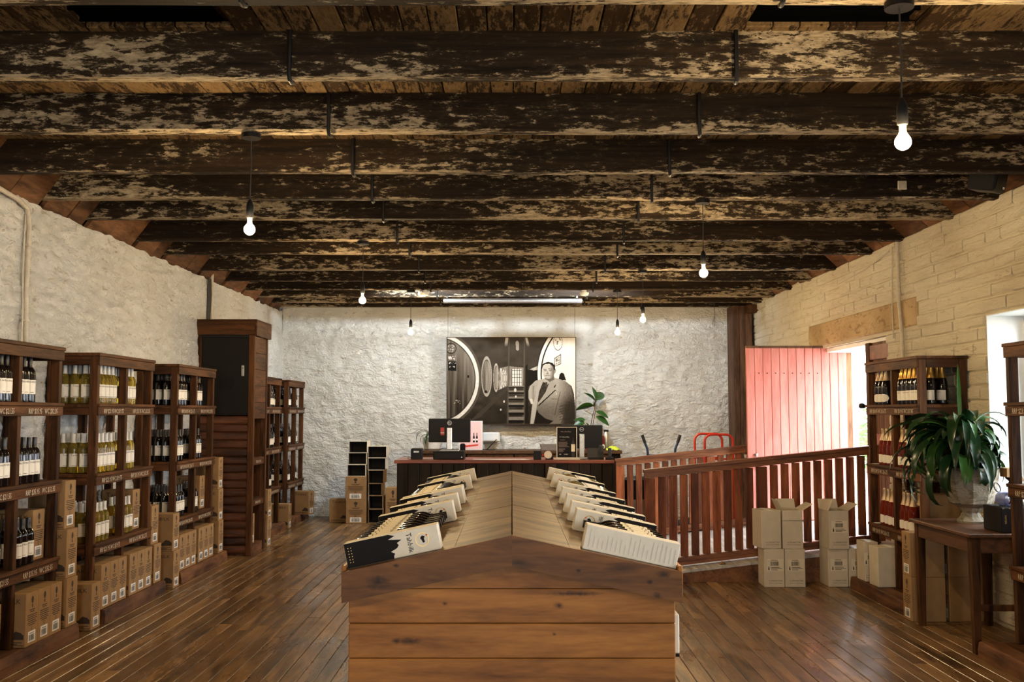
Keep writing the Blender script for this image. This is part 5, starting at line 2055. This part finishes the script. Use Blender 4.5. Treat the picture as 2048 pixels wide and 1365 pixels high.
    put(pip(X, Y, T((958, 338), (962, 303), (985, 278), (1025, 264), (1072, 274), (1097, 305), (1100, 350), (1088, 345), (1078, 312), (1042, 284), (1002, 286), (976, 303), (968, 335))), .05)
    put(sstep(4.5 - np.abs(B - 338 + .10 * (A - 1000)), 0, 3) * (A > 982) * (A < 1016), .12)
    put(sstep(4.5 - np.abs(B - 334 - .06 * (A - 1050)), 0, 3) * (A > 1030) * (A < 1070), .10)
    for ex in (999, 1050):
        put(sstep(4.5 - np.abs(B - 350), 0, 4) * (np.abs(A - ex) < 13), .14)
        put(sstep(3 - np.abs(B - 361), 0, 3) * (np.abs(A - ex) < 14) * .5, .30)
    put(pip(X, Y, T((1021, 342), (1026, 368), (1036, 378), (1026, 386), (1008, 382), (1016, 372))) * .75, .34)
    put(sstep(3 - np.abs(B - 385), 0, 3) * (np.abs(A - 1020) < 13), .18)
    put(sstep(3.5 - np.abs(B - 399 + .08 * (A - 1020)), 0, 3) * (A > 996) * (A < 1052), .13)
    put(sstep(3 - np.abs(A - 1060 + .3 * (B - 380)), 0, 3) * (B > 370) * (B < 410) * .5, .25)
    put(sstep(3 - np.abs(A - 990 - .2 * (B - 380)), 0, 3) * (B > 372) * (B < 402) * .5, .35)
    g = np.clip(g + .03 * (vnoise(X / 3, Y / 3, 20) - .5), .008, .9)
    g = .92 * g ** 1.5
    warm = np.stack([g, .96 * g ** 1.07, .88 * g ** 1.16], -1)
    return np.clip(warm, .004, 1)


PW, PH = 1.955, 1.315
pc = thing('framed_photograph', 'large framed sepia photograph of a man in a suit among casks', 'picture', (-.01, 15.24, 1.415))
pc.rotation_euler = (math.radians(3.4), 0, 0)
pr_ = make_print(PW, PH, 420, 284, cellar_photo, 'photograph_print', M['print'], pc)
pr_.location = (0, -.011, 0)
MB().box(-PW / 2, PW / 2, -.009, .012, 0, PH).obj('backing', M['card_in'], pc)
for (x0, x1, z0, z1) in ((-PW / 2 - .012, -PW / 2, -.012, PH + .012), (PW / 2, PW / 2 + .012, -.012, PH + .012), (-PW / 2, PW / 2, PH, PH + .012), (-PW / 2, PW / 2, -.012, 0)):
    MB().bev(x0, x1, -.018, .015, z0, z1, .002).obj('frame', M['pic_frame'], pc)
for s in (-1, 1):
    mb = MB().tube([(s * (PW / 2 - .01), .0, PH), (s * (PW / 2 - .01), .0, PH + .45)], .0025, 6)
    o = mb.obj('hanging_wire', M['cable'], pc)

# ================================================================== TABLE, URN, PLANT
TZ = .79
tb = thing('side_table', 'old dark timber side table in front of the window', 'table', (3.02, 6.66, 0))
MB().bev(0, .62, 0, 1.0, TZ - .025, TZ, .005).obj('table_top', M['table'], tb)
for (x, y) in ((.03, .03), (.03, .91), (.53, .03), (.53, .91)):
    mb = MB()
    vs = []
    for (zz, k) in ((0, .042), (TZ - .14, .058), (TZ - .026, .058)):
        c0, c1 = x + (.058 - k) / 2, y + (.058 - k) / 2
        vs += [(c0, c1, zz), (c0 + k, c1, zz), (c0 + k, c1 + k, zz), (c0, c1 + k, zz)]
    mb.add(vs, [(3, 2, 1, 0), (8, 9, 10, 11)] + [(a * 4 + i, a * 4 + (i + 1) % 4, a * 4 + 4 + (i + 1) % 4, a * 4 + 4 + i) for a in (0, 1) for i in range(4)])
    mb.obj('leg', M['rack'], tb)
for (x0, x1, y0, y1) in ((.034, .05, .09, .909), (.57, .586, .09, .909), (.09, .529, .034, .05), (.09, .529, .95, .966)):
    MB().bev(x0, x1, y0, y1, TZ - .13, TZ - .026, .003).obj('apron', M['table'], tb)
MB().bev(.09, .529, .045, .07, .28, .32, .003).obj('stretcher', M['rack'], tb)

ur = thing('stone_urn', 'faceted weathered stone urn with ring handles on the table', 'urn', (3.36, 7.36, TZ))
prof = [(.10, 0), (.105, .015), (.075, .045), (.06, .075), (.085, .11), (.155, .145), (.175, .20), (.20, .36), (.205, .40), (.185, .405), (.17, .38)]
mb = MB().lathe(prof, 10)
mb.obj('urn_body', M['stone'], ur)
for a in (-1.05, 2.2):
    mb = MB()
    c_ = Vector((math.cos(a), math.sin(a), 0))
    s_ = Vector((-math.sin(a), math.cos(a), 0))
    base = c_ * .205 + Vector((0, 0, .29))
    pts = [base + s_ * (.032 * math.cos(w)) + Vector((0, 0, .032 * math.sin(w) - .02)) + c_ * (.012 * (1 - math.sin(w))) for w in [2 * PI * i / 16 for i in range(17)]]
    mb.tube(pts, .0045, 6)
    mb.obj('ring_handle', M['iron'], ur, True)
MB().lathe([(.165, .372), (.165, .379)], 16).obj('soil', M['sleeper'], ur)
dp = thing('dracaena_plant', 'big arching dark green strap-leaved plant growing from the stone urn', 'plant', (3.31, 7.33, TZ + .38))
for k in range(5):
    a = 2 * PI * k / 5
    MB().tube([(.04 * math.cos(a), .04 * math.sin(a), 0), (.06 * math.cos(a), .06 * math.sin(a), .1 + .04 * k), (.07 * math.cos(a), .07 * math.sin(a), .16 + .05 * (k % 3))], .012, 7).obj('stem', M['sleeper'], dp, True)
rd = random.Random(77)
for k in range(128):
    tier = k % 5
    az = 2 * PI * (k * .382) + rd.uniform(-.2, .2)
    lift = (1.25, .95, .7, .45, .85)[tier] + rd.uniform(-.15, .15)
    Ln = rd.uniform(.36, .66) * (.55 if math.cos(az) > .15 else 1)
    mb = strap_leaf(Ln, rd.uniform(.05, .095), az, lift, rd.uniform(1.6, 3.2), rd.uniform(-.6, .6), 10)
    o = mb.obj('leaf', M['leaf_dark'] if rd.random() < .62 else M['leaf'], dp, 'all')
    o.location = (.05 * math.cos(az), .05 * math.sin(az), .02 + .27 * rd.random())
mb = strap_leaf(.50, .03, 1.2, 1.5, .25, .3, 9)
o = mb.obj('leaf', M['leaf'], dp, 'all')
o.location = (-.02, 0, .30)
# dark gift hamper with blue tulle bow
gh = thing('gift_hamper', 'black gift hamper with gold lettering and a blue tulle bow on the table', 'gift hamper', (3.44, 6.86, TZ + .0005))
MB().bev(-.17, .09, -.14, .12, 0, .17, .006).obj('box_body', M['ink'], gh)
MB().bev(.091, .19, -.13, .13, 0, .165, .008).obj('cellophane_end', M['cello'], gh)
mb = MB()
for i, x in enumerate((-.135, -.085, -.005, .03, .065)):
    text_on(mb, ('RIESLING', 'SHIRAZ', 'VIOGNIER', '1860', 'MARSANNE')[i], .018, lambda u, v: (x - v, -.1409, .09 + u), 0, .8)
for i in range(6):
    rect_on(mb, -.16 + i * .042, -.15 + i * .042, .160, .1655, lambda u, v: (u, -.1409, v), 0)
mb.obj('gold_lettering', M['gold'], gh)
for (cx_, rr_, a) in ((-.07, .075, .5), (.04, .085, -.4), (-.01, .05, 1.6), (-.1, .04, 2.4)):
    mb = MB()
    n = 14
    for i in range(n + 1):
        w = PI * 2 * i / n
        for j in range(4):
            f = j / 3
            p = Vector((cx_ + rr_ * (math.cos(w) * math.cos(a)) * (.6 + .4 * f), -.03 + (f - .5) * .09 + .012 * noise.noise(Vector((i * .9, j * 1.3, cx_ * 30))), .172 + .045 + .045 * math.sin(w) + .012 * noise.noise(Vector((i * 1.1, j * 1.7, 4)))))
            mb.v.append(tuple(p))
    for i in range(n):
        for j in range(3):
            mb.f.append((i * 4 + j, (i + 1) * 4 + j, (i + 1) * 4 + j + 1, i * 4 + j + 1))
            mb.m.append(0)
    mb.obj('tulle_loop', M['tulle'], gh, 'all')
cn = thing('candlestick', 'black turned candlestick topped with a small wooden block', 'candlestick', (3.51, 7.06, TZ + .0005))
prof = [(.055, 0), (.058, .012), (.045, .03), (.02, .05)]
z = .05
while z < .33:
    prof += [(.011, z + .012), (.017, z + .028), (.034, z + .038), (.017, z + .048), (.011, z + .06)]
    z += .07
prof += [(.02, z), (.034, z + .01), (.036, z + .02)]
MB().lathe(prof, 18).obj('stick', M['ink'], cn, True)
MB().bev(-.052, .052, -.05, .05, z + .021, z + .085, .004).obj('wooden_block', M['card'], cn)
mb = MB().add([(.0, -.0515, z + .08), (.03, -.0515, z + .08), (.06, -.075, z + .0), (.035, -.075, z - .01)], [(0, 1, 2, 3)])
mb.obj('paper_tag', M['card'], cn)

# ================================================================== TROLLEYS AND TIMBERS BEHIND THE RAMP
def arch(w, h, r, y, z0=0, n=6):
    pts = [(-w / 2, y, z0), (-w / 2, y, h - r)]
    for i in range(1, n + 1):
        a = PI - (PI / 2) * i / n
        pts.append((-w / 2 + r + r * math.cos(a), y, h - r + r * math.sin(a)))
    for i in range(0, n + 1):
        a = PI / 2 - (PI / 2) * i / n
        pts.append((w / 2 - r + r * math.cos(a), y, h - r + r * math.sin(a)))
    pts.append((w / 2, y, z0))
    return pts


for i, (x, y) in enumerate(((2.58, 13.14), (2.63, 12.72))):
    t = thing('red_hand_truck', ('red tubular hand truck standing rearmost behind the ramp', 'red tubular hand truck in front of the other one behind the ramp')[i], 'hand truck', (x, y, 0), 0, 'red hand trucks')
    MB().tube(arch(.36, 1.31, .09, 0, .05), .016, 10).obj('frame_tube', M['red_paint'], t, True)
    for zz in (.35, .70, 1.0):
        MB().tube([(-.17, 0, zz), (.17, 0, zz)], .012, 8).obj('cross_bar', M['red_paint'], t, True)
    MB().bev(-.2, .2, -.20, .01, .02, .03, .003).obj('toe_plate', M['iron'], t)
    for s in (-1, 1):
        MB().lathe([(.02, -.025), (.10, -.025), (.105, 0), (.10, .025), (.02, .025)], 18).obj('wheel', M['rubber'], t, True).matrix_local = Matrix.Translation((s * .23, .09, .106)) @ Matrix.Rotation(PI / 2, 4, 'Y')
    MB().tube([(-.25, .09, .106), (.25, .09, .106)], .01, 8).obj('axle', M['iron'], t)
t = thing('blue_hand_truck', 'blue hand truck with black grips behind the pale railing', 'hand truck', (1.925, 12.9, 0))
for s in (-1, 1):
    MB().tube([(s * .175, 0, .05), (s * .175, 0, 1.06), (s * .18, 0, 1.12), (s * .21, 0, 1.20)], .016, 10).obj('side_tube', M['blue_paint'], t, True)
    MB().tube([(s * .21, 0, 1.20), (s * .245, 0, 1.30)], .02, 10).obj('grip', M['rubber'], t, True)
    MB().lathe([(.02, -.025), (.10, -.025), (.105, 0), (.10, .025), (.02, .025)], 18).obj('wheel', M['rubber'], t, True).matrix_local = Matrix.Translation((s * .25, .09, .106)) @ Matrix.Rotation(PI / 2, 4, 'Y')
for zz in (.4, .75, 1.04):
    MB().tube([(-.175, 0, zz), (.175, 0, zz)], .012, 8).obj('cross_bar', M['blue_paint'], t, True)
MB().bev(-.2, .2, -.20, .01, .02, .03, .003).obj('toe_plate', M['iron'], t)
MB().tube([(-.27, .09, .106), (.27, .09, .106)], .01, 8).obj('axle', M['iron'], t)
for i, x in enumerate((2.775, 2.90)):
    t = thing('leaning_batten', ('left pale timber batten with a white label leaning by the red door', 'right pale timber batten with a white label leaning by the red door')[i], 'batten', (x, 12.38, 0), 0, 'labelled battens')
    MB().bev(-.018, .018, 0, .03, 0, 1.11, .003).obj('batten_body', M['sleeper'], t)
    MB().bev(-.0185, .0185, -.001, .031, 1.03, 1.07, .001).obj('paper_label', M['sticker'], t)
t = thing('dust_bin', 'small grey bin with a dark bag behind the left end of the pale railing', 'bin', (1.57, 12.75, 0))
MB().lathe([(.12, 0), (.13, .01), (.16, .58), (.165, .60)], 20).obj('bin_body', M['steel'], t, True)
MB().lathe([(.166, .5), (.172, .60), (.16, .74), (.10, .78)], 20).obj('bin_bag', M['blackplastic'], t, True)

# ================================================================== CONDUITS, SPEAKER, SMALL FITTINGS
t = thing('conduit_pipe', 'cream painted conduit running up the left wall above the nearest rack', 'conduit', (XL, 7.17, 0))
MB().tube([(.045, .01, 2.07), (.04, .0, 2.4), (.04, .01, 2.95), (.05, -.05, 3.07), (.06, -.2, 3.10), (.07, -.5, 3.12)], .017, 10).obj('pipe', M['pipe'], t, True)
MB().tube([(.04, -.05, 2.07), (.04, -.04, 2.3), (.032, -.045, 2.6), (.034, -.035, 3.05)], .006, 6).obj('cable', M['pipe'], t, True)
for zz in (2.25, 2.8):
    MB().bev(.015, .06, -.025, .03, zz, zz + .018, .002).obj('clip', M['pipe'], t)
t = thing('cable_bundle', 'dark cables and a pale conduit rising from the tall cupboard', 'cable', (XL, 11.5, 0))
MB().tube([(.03, .13, 2.64), (.03, .13, 3.24)], .02, 8).obj('conduit', M['pipe'], t, True)
for k in range(4):
    MB().tube([(.03, -.02 + k * .03, 2.64), (.03 + .004 * k, -.015 + k * .028, 2.95), (.03, -.01 + k * .03, 3.15)], .009, 6).obj('cable', M['cable'], t, True)
t = thing('conduit_pipe', 'cream conduit on the right wall above the sparkling wine rack', 'conduit', (XR, 9.25, 0))
MB().tube([(-.045, 0, 1.9), (-.045, 0, 2.3), (-.045, .05, 2.6), (-.045, .06, 3.2)], .017, 10).obj('pipe', M['pipe'], t, True)
MB().tube([(-.03, .25, 2.3), (-.03, .26, 2.7), (-.03, .22, 3.18)], .006, 6).obj('cable', M['pipe'], t, True)
MB().tube([(-.03, .3, 3.15), (-.03, 1.0, 3.07), (-.028, 1.8, 3.03), (-.028, 2.6, 3.1)], .006, 6).obj('looping_cable', M['pipe'], t, True)
t = thing('speaker', 'black wall speaker tucked under the ceiling at the top right', 'speaker', (3.38, 7.02, 3.17))
t.rotation_euler = (.25, 0, .7)
MB().bev(-.09, .09, -.10, .10, 0, .19, .012).obj('cabinet', M['blackplastic'], t)
MB().bev(-.075, .075, -.104, -.1005, .02, .17, .003).obj('grille', M['iron'], t)
MB().bev(.03, .055, -.107, -.1045, .03, .045, .001).obj('badge', M['white'], t)
t = thing('cover_plate', 'small square pale cover plate on a ceiling beam at the right', 'cover plate', (2.93, 7.38, 3.265))
MB().bev(-.033, .033, -.012, -.0, 0, .066, .003).obj('plate', M['pipe'], t)
for s in (-1, 1):
    MB().lathe([(.004, 0), (.004, .002)], 8).obj('screw', M['steel'], t).matrix_local = Matrix.Translation((s * .022, -.0122, .033)) @ Matrix.Rotation(PI / 2, 4, 'X')
for i, (x, y) in enumerate(((2.97, 14.55), (1.9, 14.55))):
    t = thing('loose_wire', ('thin loose wire loop hanging from the last beam near the corner pillar', 'short wire with a dark hook hanging from the last beam')[i], 'wire', (x, y, 3.2))
    if i == 0:
        MB().tube([(0, 0, 0), (.005, 0, -.18), (-.02, 0, -.28), (-.03, 0, -.34), (0, 0, -.35), (.005, 0, -.28), (0, 0, -.2)], .004, 6).obj('wire', M['cable'], t, True)
    else:
        MB().tube([(0, 0, 0), (0, 0, -.06)], .004, 6).obj('wire', M['cable'], t, True)
        MB().lathe([(.012, -.10), (.022, -.08), (.01, -.0605)], 10).obj('hook', M['iron'], t, True)
t = thing('leaf_litter', 'crumpled dry leaf lying on the ramp edge', 'leaf', (1.97, 9.60, rz(1.97) + .027))
mb = strap_leaf(.09, .05, .3, .5, 1.6, .6, 6)
o = mb.obj('dry_leaf', M['card'], t, 'all')
